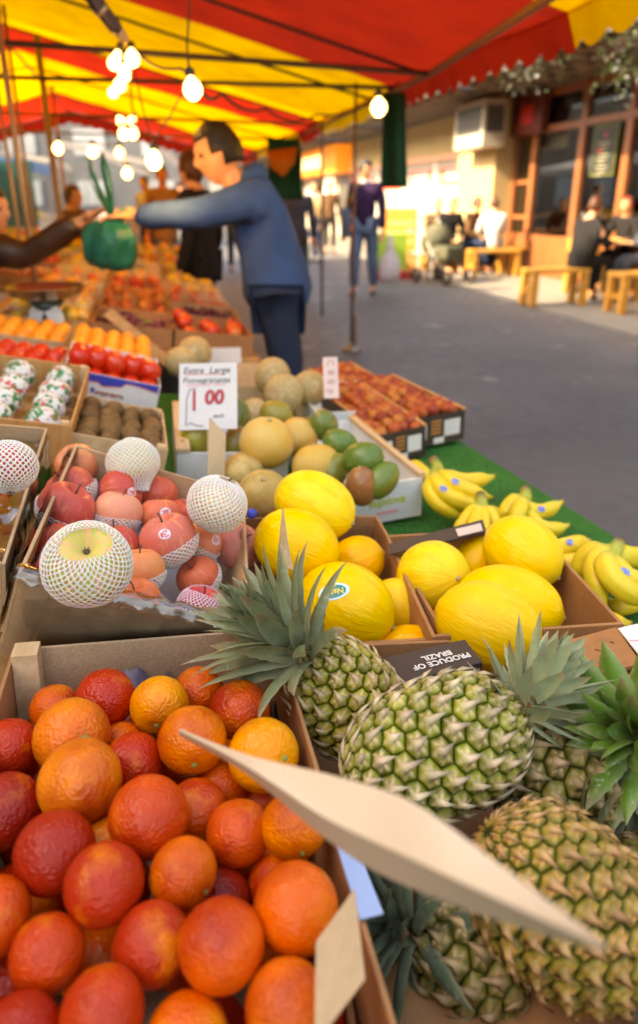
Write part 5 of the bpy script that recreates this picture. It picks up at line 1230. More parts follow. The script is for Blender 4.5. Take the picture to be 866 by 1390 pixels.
# pier, cream shop, far shop
pier = SB('pier', FS-.42, FS+.2, 13.38, 15.1, 0, WZ, CREAM); tag(pier, 'cream rendered pier between the cafe and the poster shop', 'pillar')
s2 = empty('poster_shop'); tag(s2, 'cream shop with red posters across its bright windows', 'shop')
SB('fascia', FS-.05, FS+.15, 15.13, 25, 2.25, WZ, CREAM, s2); SB('pink_band', FS-.08, FS-.051, 15.13, 25, 2.12, 2.26, mat('pink_paint', (.70, .36, .24), .6), s2)
SB('wall', FS+.02, FS+.15, 15.13, 25, 0, 2.12, mat('bright_blind', (.46, .44, .37), .5, c2=.85, n1=(2, .4, .7)), s2)
for t_ in (15.13, 17.3, 19.6, 22, 24.8): SB('post', FS-.05, FS+.018, t_, t_+.14, 0, 2.12, mat('red_paint', (.55, .07, .04), .5) if t_ < 16 or t_ > 24 else WHITECARD, s2)
for i, (a, b, z0, z1, m_) in enumerate([(15.6, 17.1, 1.62, 1.98, 'red_paint'), (15.7, 17.0, 1.2, 1.5, None), (17.7, 19.3, 1.7, 1.98, 'red_paint'), (20, 21.8, 1.55, 2.0, 'red_paint'), (22.4, 24.4, 1.5, 1.95, 'red_paint')]):
    SB('poster', FS-.001, FS+.018, a, b, z0, z1, mat('red_paint') if m_ else mat('pale_pink', (.75, .50, .42), .6), s2)
    for q in range(3): SB('poster_line', FS-.006, FS-.0015, a+.15, b-.2, z1-.09-q*.1, z1-.05-q*.1, WHITECARD, s2)
SB('grille_box', FS-.75, FS-.45, ons(690, 185, FS-.75)[0], ons(642, 185, FS-.75)[0], 2.30, 2.34, METAL, None).name = 'shelf_tmp'
ac = bpy.data.objects['shelf_tmp']; bpy.data.objects.remove(ac, do_unlink=True)
a0, a1 = ons(684, 170, FS-.45)[0], ons(644, 170, FS-.45)[0]
ac = empty('air_conditioner', loc=st(FS-.6, a0, 2.3)); tag(ac, 'grey air conditioning box mounted high on the cream pier', 'air conditioner')
SBp('casing', FS-.85, FS-.425, a0, a1, 2.18, 2.95, mat('pale_metal', (.42, .38, .32), .5), ac); SBp('grille', FS-.86, FS-.851, a0+.1, a1-.1, 2.42, 2.85, mat('dark_grille', (.06, .055, .05), .6), ac)
SBp('end_grille', FS-.80, FS-.47, a0-.008, a0-.001, 2.42, 2.85, mat('dark_grille'), ac)
dp = SB('sign_panel', FS-.20, FS-.07, 12.2, 13.3, 2.36, WZ-.02, mat('dark_red_panel', (.12, .02, .015), .5)); tag(dp, 'dark red sign panel between the cafe and the air conditioner', 'sign')
SB('emblem', FS-.212, FS-.2005, 12.5, 12.9, 2.52, 2.82, mat('bright_red', (.5, .03, .03), .5), dp)
s3_ = empty('orange_sign_shop'); tag(s3_, 'far shop under a glowing orange fascia sign', 'shop')
SB('wall', FS+.02, FS+.2, 25.03, 60, 0, 3.3, mat('dull_shopfront', (.30, .24, .18), .6, c2=(.5, .46, .38), n1=(1.2, .45, .6)), s3_)
sg2 = SB('fascia_sign', FS-.55, FS-.0, 25.2, 34, 2.15, 3.0, mat('orange_sign', (.80, .24, .03), .5, emit=((1, .28, .03), .10)), s3_); SB('lit_lettering', FS-.565, FS-.552, 27, 31.5, 2.35, 2.8, mat('sign_white', (.9, .75, .5), .5, emit=((1, .7, .3), .3)), sg2)
for t_ in (25.2, 27.5, 30, 33): SB('window', FS-.01, FS+.018, t_+.1, t_+1.7, .5, 2.05, mat('lit_window', (.8, .75, .6), .4, emit=((1, .9, .7), .2)) if t_ in (27.5,) else mat('dark_window', (.10, .09, .07), .2), s3_)
# roof slab with battens above the pavement
rf = empty('arcade_roof'); tag(rf, 'flat grey arcade roof with battens over the shopfronts', 'roof')
SB('slab', 5.2, FS+5.2, -14.0, 60, 3.12, 3.30, SOFF, rf); SB('edge_board', 5.16, 5.198, -14.0, 60, 3.04, 3.34, mat('edge_paint', (.045, .04, .035), .6), rf)  # near stretch is out of view, extended to cut sidelight from the right
b = MB()
for i in range(75): sbox(b, 5.25, FS+.2, 3.2+i*.55, 3.27+i*.55, 3.06, 3.118)
b.build('battens', SOFF, rf, smooth=False)
for i in range(4): SB('long_batten', 5.5+i*.38, 5.54+i*.38, 3.0, 50, 3.03, 3.058, SOFF, rf)
# raised curb under the shops
S_(SB('pavement', 4.72, FS-.07, 2, 60, 0, .012, mat('pale_paving', (.22, .20, .17), .75, c2=.8, n1=(2, .4, .7), bump=(50, .3, .003))))
# hanging basket with orange flowers
hb = empty('hanging_basket', loc=atd(722, 52, 5.2)); tag(hb, 'hanging basket of white and orange flowers at the canopy edge', 'plant')
LEAFM = mat('basket_leaf', (.16, .19, .05), .6, c2=.6, trans=.3); FLW = mat('white_flower', (.62, .58, .45), .6); FLO = mat('glowing_orange_flower', (.85, .30, .01), .5, emit=((1, .35, .02), .05))  # slight emission brightens the orange petals, though they are no lamp
def leafball(m, n, c, sp, size, nm, par, rn=random.Random(5)):
    b = MB()
    for i in range(n):
        p = Vector((rn.gauss(c[0], sp[0]), rn.gauss(c[1], sp[1]), rn.gauss(c[2], sp[2]))); R = rnd_rot(); s_ = size*rn.uniform(.6, 1.3)
        b.add([p+R @ Vector(v)*s_ for v in ((-.5, 0, 0), (0, -.35, .1), (.6, 0, 0), (0, .35, .1))], [(0, 1, 2, 3)])
    return b.build(nm, m, par, smooth=False)
leafball(LEAFM, 240, (0, 0, -.12), (.09, .09, .09), .035, 'foliage', hb); leafball(FLW, 120, (-.03, -.02, -.16), (.09, .09, .08), .03, 'blossom', hb); leafball(FLO, 50, (-.02, -.06, .03), (.09, .05, .02), .045, 'orange_blossom', hb)
MB().tube([(0, 0, .6), (0, 0, -.05)], .004, 5).build('hanger', CABLE, hb); MB().lathe([(0, -.16), (.07, -.14), (.11, -.04), (.112, -.03), (0, -.04)], 16).build('bowl', STEMB, hb)
hb2 = empty('hanging_basket', loc=atd(858, 48, 4.6)); tag(hb2, 'trailing green basket cut by the right edge near the top', 'plant')
leafball(LEAFM, 340, (0, 0, -.08), (.10, .10, .14), .035, 'foliage', hb2); leafball(FLW, 60, (-.03, -.02, -.2), (.07, .08, .12), .028, 'blossom', hb2); MB().tube([(0, 0, .6), (0, 0, -.05)], .004, 5).build('hanger', CABLE, hb2); MB().lathe([(0, -.16), (.07, -.14), (.11, -.04), (.112, -.03), (0, -.04)], 16).build('bowl', STEMB, hb2)

# ---- benches and tables of the cafe
BEN = mat('golden_wood', (.55, .27, .05), .5, .4, c2=.75, n1=(3, .4, .7), stretch=(1, 1, 6))
def bench(c, yaw, w, d, h, label, name='wooden_bench', th=.05):
    r = empty(name, Matrix.Translation(c) @ Matrix.Rotation(yaw, 4, 'Z')); tag(r, label, 'bench' if 'bench' in name else 'table')
    MB().box((-w/2, -d/2, h-th), (w/2, d/2, h)).build('seat' if 'bench' in name else 'table_top', BEN, r, smooth=False, bevel=.006)
    for sx in (-1, 1):
        for sy in (-1, 1): x = sx*(w/2-.05); y = sy*(d/2-.045); MB().box((x-.045, y-.04, 0), (x+.045, y+.04, h-th-.001)).build('leg', BEN, r, smooth=False, bevel=.005)
        MB().box((sx*(w/2-.05)-.02, -d/2+.09, h*.35), (sx*(w/2-.05)+.02, d/2-.09, h*.35+.06)).build('stretcher', BEN, r, smooth=False)
    return r
def g(px, py): v = atz(px, py, 0); return Vector((v.x, v.y, .013 if v.dot(SV) > 4.72 else 0))
ba = math.atan2(SV.y, SV.x)
bench(g(748, 415), ba, .80, .34, .46, 'golden bench under the person in the black coat'); bench(g(862, 425)+SV*.1, ba, .9, .36, .47, 'golden bench cut by the right edge'); bench(g(822, 402)+SU*.1, ba, .9, .7, .76, 'golden cafe table between the black coat and the redhead', 'wooden_table')
bench(g(667, 376), ba, .9, .34, .46, 'golden bench under the person in the white shirt'); bench(g(632, 372)+SU*.6, ba, 1.0, .6, .74, 'small cafe table before the person in the white shirt', 'wooden_table')
bench(g(712, 374)+SU*.4, ba, .8, .34, .46, 'empty bench between the two cafe groups')
# brick planter at the right edge
bm = atz(930, 492, 0); BRK = mat('dark_brick', (.06, .018, .014), .7, c2=(.10, .035, .025), n1=(12, .4, .6))
pl = empty('brick_planter', Matrix.Translation((bm.x, bm.y, 0)) @ Matrix.Rotation(YAW, 4, 'Z')); tag(pl, 'dark slatted planter box cut by the right edge', 'planter')
for i in range(8): MB().box((-.14, 0, .03+i*.095), (.5, .45, .115+i*.095)).build('slat_course', BRK, pl, smooth=False, bevel=.006)
MB().box((-.12, .02, .0), (.48, .43, .80)).build('core', mat('planter_joint', (.22, .17, .16), .8), pl, smooth=False)
# orange sandwich board and green-red display near the walking man
ob = empty('sandwich_board', Matrix.Translation(g(540, 372)) @ Matrix.Rotation(YAW-.2, 4, 'Z')); tag(ob, 'orange sandwich board beside the walking man', 'sign')
for s_ in (-1, 1): MB().box((-.3, -.01, 0), (.3, .01, 1.15), M=Matrix.Translation((0, s_*.2, .0)) @ Matrix.Rotation(rad(8*s_), 4, 'X')).build('board', mat('orange_board', (.78, .30, .05), .5), ob, smooth=False, bevel=.004)
for q in range(3): MB().box((-.22, -.014, .55+q*.16), (.22, -.0105, .61+q*.16), M=Matrix.Translation((0, -.2, 0)) @ Matrix.Rotation(rad(-8), 4, 'X')).build('board_line', mat('pale_orange', (.8, .55, .2), .5), ob, smooth=False)
gb_ = empty('display_stand', Matrix.Translation(g(528, 378)) @ Matrix.Rotation(YAW, 4, 'Z')); tag(gb_, 'low lime green display stand with red base', 'stand')
MB().box((-.28, -.1, .16), (.28, .1, .75)).build('panel', mat('lime_board', (.35, .55, .06), .5), gb_, smooth=False); MB().box((-.34, -.16, 0), (.34, .16, .12)).build('base', mat('bright_red'), gb_, smooth=False)
# pushchair
ps = empty('pushchair', Matrix.Translation(g(598, 384)) @ Matrix.Rotation(rad(35), 4, 'Z')); tag(ps, 'dark green pushchair parked in front of the seated couple', 'pushchair')
DG = mat('pushchair_fabric', (.05, .055, .03), .8, c2=(.12, .11, .06), n1=(9, .4, .7))
MB().lathe([(0, 0), (.2, .02), (.27, .12), (.28, .26), (.22, .38), (.1, .44), (0, .45)], 18, Matrix.Translation((0, .05, .5)) @ Matrix.Rotation(rad(-35), 4, 'X') @ Matrix.Diagonal((.85, 1, 1, 1))).build('hood', DG, ps)
MB().box((-.2, -.3, .36), (.2, .15, .6)).build('seat', DG, ps, bevel=.05)
for sx in (-1, 1):
    MB().tube([(sx*.22, -.38, .14), (sx*.22, 0, .45), (sx*.22, .38, .98), (sx*.22, .46, 1.02)], .013, 8).build('frame_tube', METAL, ps); MB().tube([(sx*.22, .34, .12), (sx*.22, -.1, .55)], .013, 8).build('frame_tube', METAL, ps)
    for y in (-.38, .34):
        w_ = MB().lathe([(.075, -.02), (.11, -.022), (.12, 0), (.11, .022), (.075, .02)], 20, Matrix.Translation((sx*.25, y, .12)) @ Matrix.Rotation(PI/2, 4, 'Y')).build('wheel', BLACKCARD, ps); MB().lathe([(0, -.01), (.03, -.012), (.078, -.01), (.078, .01), (.03, .012), (0, .01)], 16, Matrix.Translation((sx*.25, y, .12)) @ Matrix.Rotation(PI/2, 4, 'Y')).build('hub', METAL, w_)
MB().tube([(-.22, .46, 1.02), (.22, .46, 1.02)], .016, 8).build('handle', BLACKCARD, ps)
# cafe chair back (pale curved) beside the pushchair
chr_ = empty('cafe_chair', Matrix.Translation(g(570, 382)) @ Matrix.Rotation(rad(20), 4, 'Z')); tag(chr_, 'pale round-backed metal chair left of the pushchair', 'chair')
MB().lathe([(0, .44), (.21, .44), (.22, .455), (.21, .47), (0, .472)], 24).build('seat', mat('pale_metal'), chr_); MB().tube([(.22*math.cos(a), .22*math.sin(a), .80+.03*math.sin(a)) for a in [PI*(-.1+1.2*i/14) for i in range(15)]], .016, 8).build('backrest', mat('pale_metal'), chr_)
for a in (.5, 2.6, 3.8, 5.6): MB().tube([(.19*math.cos(a), .19*math.sin(a), .445), (.23*math.cos(a), .23*math.sin(a), 0)], .012, 8).build('leg', METAL, chr_)
# ---- other stalls and buildings at the far left
TEAL = mat('teal_tarp', (.05, .30, .27), .6, c2=.75, n1=(2, .4, .7), trans=.35, bump=(4, .4, .02)); WROOF = mat('white_tarp', (.48, .47, .45), .6, trans=.3, c2=.85, n1=(1.5, .4, .7)); BLT = mat('blue_tarp', (.08, .22, .42), .6, trans=.3)
def market_stall(s0, s1, t0, t1, zf, zb, roof, side, label, goods):
    r = empty('market_stall', loc=st(s0, t0, 0)); tag(r, label, 'market stall', 'market stalls across the way'); inv = Matrix.Translation(r.location).inverted()
    def pn(nm, b, m, sm=False): o = b.build(nm, m, r, smooth=sm); o.matrix_parent_inverse = inv; return o
    V = []; F = []
    for i in range(13):
        for j in range(9): s = s0+(s1-s0)*i/12; t = t0+(t1-t0)*j/8; V.append(st(s, t, zb+(zf-zb)*i/12-.05*math.sin(PI*j/8)+.02*mnoise.noise(Vector((s*2, t*2, 0)))))
    for i in range(12):
        for j in range(8): a = i*9+j; F.append((a, a+9, a+10, a+1))
    o = mesh('roof_sheet', V, F, roof, r); o.matrix_parent_inverse = inv; 
    b = MB(); sbox(b, s1, s1+.02, t0, t1, zf-.22, zf-.01); pn('front_valance', b, roof)
    b = MB(); sbox(b, s0, s1, t0-.02, t0, .75 if side is TEAL else .05, zf-.02 if side is TEAL else .7); pn('side_sheet', b, side)
    for s_ in (s0+.05, s1-.05):
        for t_ in (t0+.05, t1-.05): b = MB(); b.tube([st(s_, t_, 0), st(s_, t_, min(zf, zb)-.02)], .025, 8); pn('post', b, METAL)
    b = MB(); sbox(b, s0+.1, s1-.1, t0+.1, t1-.1, .72, .78); pn('table_top', b, WOODO)
    for k_ in range(10):
        b = MB(); u = s0+.25+(s1-s0-.8)*rn.random(); v = t0+.2+(t1-t0-.6)*k_/10; sbox(b, u, u+.35, v, v+.28, .781, .86+.12*rn.random()); pn('goods_box', b, rn.choice(goods))
GOODS = [WOODO, WHITECARD, mat('goods_red', (.5, .08, .03), .5), mat('goods_yellow', (.7, .45, .05), .5), CARD, mat('goods_green', (.10, .22, .04), .6)]
market_stall(-5.2, -2.3, 17, 20, 2.05, 2.3, BLT, TEAL, 'stall with teal side sheet and blue roof at the left edge', GOODS)
market_stall(-2.25, .1, 21, 25, 2.25, 2.75, WROOF, mat('brown_board', (.16, .09, .05), .7), 'white roofed stall behind the hanging bulbs', GOODS)
market_stall(.2, 1.7, 26, 31, 2.1, 3.2, WROOF, WHITECARD, 'farther white roofed stall beyond the red canvas end', GOODS)
market_stall(-2.4, .1, 32, 38, 2.3, 3.3, WROOF, GRC, 'most distant pale stall down the street', GOODS)
market_stall(-7, -2.6, 24, 29, 2.4, 3.0, mat('striped_pale', (.62, .58, .5), .6, trans=.3), WHITECARD, 'pale stall behind the teal one at the far left', GOODS)
STK = mat('stock_brick', (.22, .16, .115), .8, c2=.75, n1=(1.1, .4, .7), c3=.8, n2=(40, .5, .7))
def terrace(name, label, s0, s1, t0, t1, z, m, face, nwin, cat='building'):
    r = empty(name, loc=st(s0, t0, 0)); tag(r, label, cat); inv = Matrix.Translation(r.location).inverted()
    def pn(nm, b, mm, par=None):
        o = b.build(nm, mm, par or r, smooth=False)
        if par is None: o.matrix_parent_inverse = inv
        return o
    b = MB(); sbox(b, s0, s1, t0, t1, 0, z); pn('wall', b, m); b = MB(); sbox(b, s0-.1, s1+.1, t0-.1, t1+.1, z+.002, z+.25); pn('parapet', b, WHITECARD)
    for i in range(nwin):
        for fl_ in range(max(1, int(z//3))):
            b = MB()
            if face == 's': tt = t0+(t1-t0)*(i+.3)/nwin; sbox(b, s1, s1+.04, tt, tt+(t1-t0)/nwin*.45, .9+fl_*3, 2.4+fl_*3)
            else: ss = s0+(s1-s0)*(i+.3)/nwin; sbox(b, ss, ss+(s1-s0)/nwin*.45, t0-.04, t0, .9+fl_*3, 2.4+fl_*3)
            pn('window', b, mat('pale_window', (.45, .46, .45), .15, spec=.8))
terrace('brick_building', 'low brick terrace beyond the stalls on the left', -14, -8.5, 6.9, 50, 5.7, STK, 's', 12)
terrace('unseen_shade_block', 'unseen tall brick block added at the left to keep sun off the near stall', -16, -8.5, -14, 6.8, 10.5, STK, 's', 5)  # added out of view: blocks the sun from the near stall and walkway
terrace('unseen_near_terrace', 'unseen shop terrace added on the near right to cut low sidelight', 6.9, 14, -16, 4.7, 3.05, CREAM, 't', 1)  # added out of view, trims sidelight so gaps between fruit go deeper
terrace('unseen_rear_block', 'unseen brick building added behind the viewer to cut low skylight', -8, 12, -18, -12, 3.2, STK, 't', 2)  # added behind the camera so skylight falls mostly from above
terrace('street_end_building', 'pale building closing the far end of the street', -14, 24, 52, 60, 8.5, mat('pale_stone', (.17, .165, .16), .8, c2=.8, n1=(.6, .4, .7)), 't', 9)
# ================================================================== people
SKIN = mat('skin', (.62, .34, .22), .5, .35, c2=.88, n1=(8, .4, .7), sss=.006); SKINW = mat('skin_warm', (.70, .36, .20), .5, .35, sss=.006)
def cloth(name, c, **kw): return mat(name, c, .85, .15, c2=.72, n1=(7, .4, .7), bump=(9, .5, .02), **kw)
def skinmesh(name, V, E_, R, m, parent, sub=1, root=0):
    me = bpy.data.meshes.new(name); me.from_pydata([tuple(v) for v in V], E_, []); o = bpy.data.objects.new(name, me); C.objects.link(o)
    md = o.modifiers.new('skin', 'SKIN'); md.use_smooth_shade = True
    sv = me.skin_vertices[0].data
    for i, r in enumerate(R): sv[i].radius = r if isinstance(r, tuple) else (r, r); sv[i].use_root = (i == root)
    if sub: s = o.modifiers.new('s', 'SUBSURF'); s.levels = sub; s.render_levels = sub
    return bake(o, name, m, parent)
class Sk:
    def __init__(s): s.V = []; s.E = []; s.R = []; s.n = {}
    def p(s, k, v, r, frm=None):
        s.V.append(Vector(v)); s.R.append(r); s.n[k] = len(s.V)-1
        if frm is not None: s.E.append((s.n[frm], s.n[k]))
        return s
def add_hand(sk, key, wrist, elbow, up, side, sc=1.0, curl=.5):
    d = (wrist-elbow).normalized(); lat = d.cross(up).normalized()*side; nrm = lat.cross(d).normalized()
    sk.p(key+'palm', wrist+d*.05*sc, .022*sc, key)
    for i, (o_, l_) in enumerate(((-.027, .070), (-.009, .080), (.009, .075), (.026, .060))):
        a = wrist+d*.085*sc+lat*o_*sc; b = a+d*l_*.5*sc-up*curl*.012*sc; c = b+(d*(1-curl*.6)-up*curl).normalized()*l_*.5*sc
        sk.p('%sk%d' % (key, i), a, .010*sc, key+'palm').p('%sm%d' % (key, i), b, .0088*sc, '%sk%d' % (key, i)).p('%st%d' % (key, i), c, .0075*sc, '%sm%d' % (key, i))
    a = wrist+d*.03*sc-lat*.034*sc; b = a+(d-lat*.5).normalized()*.036*sc; c = b+d*.03*sc-up*.008*sc
    sk.p(key+'th1', a, .0115*sc, key+'palm').p(key+'th2', b, .010*sc, key+'th1').p(key+'th3', c, .008*sc, key+'th2')
def head_mesh(parent, c, face, up, skin, hair, style, sc=1.0):
    f = Vector(face).normalized(); u = Vector(up).normalized(); r = f.cross(u).normalized(); u = r.cross(f); M = frame(Vector(c), r, f, u) @ Matrix.Scale(sc, 4)
    b = MB(); b.ball((0, 0, 0), 1, 28, 22)
    def shape(v, off=0):
        x, y, z = v; X = x*.074; Z = z*.118; Y = y*.094
        if z < 0: k = 1-.33*(-z)**1.5; X *= k; Y = Y*(1-.16*(-z))+.012*(-z)
        if y > 0:
            Y += .026*math.exp(-(x/.16)**2-((z+.12)/.20)**2)           # nose
            Y += .010*math.exp(-(x/.30)**2-((z+.50)/.10)**2)           # lips
            Y -= .008*math.exp(-(x/.30)**2-((z+.38)/.05)**2)
            Y += .012*math.exp(-(x/.3)**2-((z+.85)/.18)**2)            # chin
            Y += .006*math.exp(-((z-.28)/.10)**2)*max(0, y)            # brow
            for q in (-.42, .42): Y -= .013*math.exp(-((x-q)/.20)**2-((z-.05)/.13)**2)
        if abs(y) < .3: X += .012*(1 if x > 0 else -1)*math.exp(-((z+.02)/.22)**2-(y/.13)**2)*(abs(x) > .85)   # ears
        return Vector((X, Y, Z))
    V = [M @ shape(v) for v in b.V]; head = (V, b.F)
    # hair
    hb_ = MB(); hb_.ball((0, 0, 0), 1, 28, 22); keep = []; HV = []
    for v in hb_.V:
        s = shape(v); k = 1.055+.04*mnoise.noise(v*3.1)+.035*mnoise.noise(v*11)+.02*mnoise.noise(v*23)
        HV.append(M @ Vector((s.x*k, v.y*.094*k*1.04, v.z*.118*k*(1.02 if v.z > 0 else .98)-.002)))
    lim = {'short': (.15, -.45), 'long': (.05, -1.2), 'bob': (.1, -.9), 'buzz': (.25, -.3)}[style]
    HF = []
    for fc in hb_.F:
        cc = sum((hb_.V[i] for i in fc), Vector())/len(fc)
        thr = lim[1] if cc.y < -.05 else (lim[1]*.25+.1 if cc.y < .35 else .52)
        if cc.z > thr: HF.append(fc)
    h = mesh('hair', HV, HF, hair, parent); s = h.modifiers.new('s', 'SOLIDIFY'); s.thickness = .012*sc; s.offset = -1
    for q in (-1, 1):
        MB().ball((q*.031, .076, .008), .010, 10, 8).build('eye', mat('eye', (.03, .02, .015), .2), parent, mw=M)
    return head
def person(label, J, skin, top, low, shoe, hair, style, face, up=Vector((0, 0, 1)), hsc=1.0, k=1.0, hood=False, sleeves=True, group=None, collar=None, coat=False, hand_up=Vector((0, 0, 1)), tr=1.0, legr=1.0):
    """J: joints in world space. Body is one mesh, clothes are fitted shells over it."""
    root = empty('person', loc=Vector((J['pelvis'].x, J['pelvis'].y, 0))); tag(root, label, 'person', group); inv = Matrix.Translation(root.location).inverted()
    b = Sk(); b.p('pelvis', J['pelvis'], .10*k).p('spine', J['spine'], .095*k, 'pelvis').p('chest', J['chest'], .11*k, 'spine').p('neck', J['neck'], .052*k, 'chest').p('head', J['head']-Vector((0, 0, .03)), .06*k, 'neck')
    for s in 'LR':
        b.p('sh'+s, J['sh'+s], .052*k, 'chest').p('el'+s, J['el'+s], .040*k, 'sh'+s).p('wr'+s, J['wr'+s], .026*k, 'el'+s)
        add_hand(b, 'wr'+s, J['wr'+s], J['el'+s], hand_up, 1 if s == 'L' else -1, k)
        b.p('hip'+s, J['hip'+s], .074*k, 'pelvis').p('kn'+s, J['kn'+s], .052*k, 'hip'+s).p('an'+s, J['an'+s], .036*k, 'kn'+s).p('toe'+s, J['toe'+s], .03*k, 'an'+s)
    body = skinmesh('body', [v for v in b.V], b.E, b.R, skin, None)
    HVs, HFs = head_mesh(root, J['head'], face, up, skin, hair, style, hsc)
    bm = bmesh.new(); bm.from_mesh(body.data); hv = [bm.verts.new(v) for v in HVs]
    for f in HFs:
        try: bm.faces.new([hv[i] for i in f])
        except ValueError: pass
    bm.to_mesh(body.data); bm.free()
    rm = body.modifiers.new('r', 'REMESH'); rm.mode = 'VOXEL'; rm.voxel_size = .0075 if J['head'].y < 4.5 else .012; rm.use_smooth_shade = True
    body = bake(body, 'body', skin, root)
    t = Sk(); R = .125*tr
    t.p('hem', J['pelvis']-Vector((0, 0, .10*k)), R*k*.98).p('pelvis', J['pelvis'], R*k*1.06, 'hem').p('spine', J['spine'], R*k*1.0, 'pelvis').p('chest', J['chest'], R*k*1.12, 'spine').p('nk', J['neck']-(J['neck']-J['chest'])*.25, .072*k, 'chest')
    for s in 'LR':
        mid = J['el'+s].lerp(J['wr'+s], .5)
        t.p('sh'+s, J['sh'+s], .078*k*tr, 'chest').p('el'+s, J['el'+s], .053*k*tr, 'sh'+s).p('m'+s, mid, .047*k*tr, 'el'+s).p('wr'+s, J['el'+s].lerp(J['wr'+s], .97), .036*k*tr, 'm'+s)
    if coat:
        for s in 'LR': t.p('ct'+s, J['hip'+s].lerp(J['kn'+s], .45), .115*k, 'pelvis')
    tp = skinmesh('top', t.V, t.E, t.R, top, root)
    for v in tp.data.vertices: v.co = v.co+v.normal*(.014*mnoise.noise(v.co*8)+.016*(.5-abs(mnoise.noise(Vector((v.co.x*11+v.co.z*7, v.co.y*11, v.co.z*5-v.co.x*6)))))+.006*mnoise.noise(v.co*26))*k
    l = Sk(); l.p('pelvis', J['pelvis']-Vector((0, 0, .02*k)), .118*k*legr)
    for s in 'LR': l.p('hip'+s, J['hip'+s], .098*k*legr, 'pelvis').p('kn'+s, J['kn'+s], .072*k*legr, 'hip'+s).p('an'+s, J['kn'+s].lerp(J['an'+s], .93), .058*k*legr, 'kn'+s)
    tr_ = skinmesh('trousers', l.V, l.E, l.R, low, root)
    for v in tr_.data.vertices: v.co = v.co+v.normal*(.010*mnoise.noise(v.co*11))*k
    for s in 'LR':
        q = Sk(); q.p('a', J['an'+s]-Vector((0, 0, .02*k)), .045*k).p('h', J['an'+s]-Vector((0, 0, .045*k)), .042*k, 'a').p('t', J['toe'+s], .036*k, 'h'); skinmesh('shoe', q.V, q.E, q.R, shoe, root)
    if hood:
        back = -Vector((face[0], face[1], 0)).normalized(); n_ = J['neck']; H_ = Sk(); side = back.cross(Vector((0, 0, 1)))
        H_.p('a', n_+side*.085+back*.01-Vector((0, 0, .01)), .035).p('b', n_+side*.06+back*.085+Vector((0, 0, .02)), .055, 'a').p('c', n_+back*.12+Vector((0, 0, .03)), .066, 'b').p('d', n_-side*.06+back*.085+Vector((0, 0, .02)), .055, 'c').p('e', n_-side*.085+back*.01-Vector((0, 0, .01)), .035, 'd')
        skinmesh('hood', H_.V, H_.E, H_.R, top, root)
    if collar:
        c_ = MB().lathe([(.058, -.02), (.075, 0), (.082, .03), (.072, .035), (.055, 0)], 18).build('collar', collar, root); c_.location = J['neck']-Vector((0, 0, .02))
    for ch in root.children: ch.matrix_parent_inverse = inv
    return root
def joints(base, face, h=1.75, sit=False, stride=0, lean=0, arms='down', seat=.46, headturn=0):
    """a standing, walking or sitting skeleton; base is the point on the floor under the pelvis"""
    f = Vector((face[0], face[1], 0)).normalized(); r = f.cross(Vector((0, 0, 1))); k = h/1.75
    def P(x, y, z): return Vector(base)+r*x*k+f*y*k+Vector((0, 0, z*k))
    dz = (seat+.09-.95*k)/k if sit else 0; J = {}
    def U(x, y, z): q = z-.95; return P(x, y+q*lean, .95+q*math.cos(lean*.6)+dz)
    J['pelvis'] = P(0, 0, .95+dz); J['spine'] = U(0, 0, 1.14); J['chest'] = U(0, 0, 1.34); J['neck'] = U(0, .015, 1.485); J['head'] = U(0, .045, 1.62)
    for s, q in (('L', -1), ('R', 1)):
        J['sh'+s] = U(q*.175, 0, 1.405)
        if arms == 'down': J['el'+s] = U(q*.235, -.03, 1.13); J['wr'+s] = U(q*.25, .06+.05*q*stride, .88)
        elif arms == 'table': J['el'+s] = U(q*.24, .16, 1.15); J['wr'+s] = U(q*.10, .38, 1.16)
        elif arms == 'lap': J['el'+s] = U(q*.25, .06, 1.13); J['wr'+s] = U(q*.10, .27, 1.03)
        if sit:
            J['hip'+s] = P(q*.09, .03, .93+dz); J['kn'+s] = P(q*.12, .44, .94+dz); J['an'+s] = P(q*.12, .42, .09); J['toe'+s] = P(q*.13, .57, .045)
        else:
            J['hip'+s] = P(q*.09, 0, .91); J['kn'+s] = P(q*.10, .04+.16*stride*q, .50+.01); J['an'+s] = P(q*.10, .26*stride*q-.02, .09); J['toe'+s] = P(q*.115, .26*stride*q+.13, .045)
    return J
HOOD = cloth('blue_hoodie', (.042, .092, .235)); DENIM = cloth('dark_denim', (.022, .036, .075)); LDEN = cloth('light_denim', (.11, .17, .27)); BLK = cloth('black_cloth', (.016, .015, .016)); GREYC = cloth('grey_suit', (.07, .075, .09)); PURP = cloth('purple_knit', (.030, .013, .045)); WHT = cloth('white_cloth', (.60, .62, .64)); BRN = cloth('brown_cloth', (.16, .08, .04)); LEA = mat('brown_leather', (.045, .018, .009), .38, .5, c2=.6, n1=(7, .4, .7), bump=(14, .9, .012)); SHOE = mat('dark_shoe', (.03, .02, .015), .4); TANS = cloth('tan_cloth', (.40, .26, .13))
HDK = mat('dark_hair', (.018, .010, .006), .5, .4, c2=.5, n1=(40, .4, .6), bump=(60, .8, .006)); HBR = mat('brown_hair', (.10, .035, .014), .5, .4, c2=.6, n1=(40, .4, .6), bump=(60, .8, .006)); HRED = mat('red_hair', (.22, .02, .01), .5, .4, c2=.6, n1=(40, .4, .6), bump=(60, .8, .006)); HBL = mat('blond_hair', (.45, .30, .14), .55, .3, c2=.7, n1=(40, .4, .6), bump=(60, .8, .006))
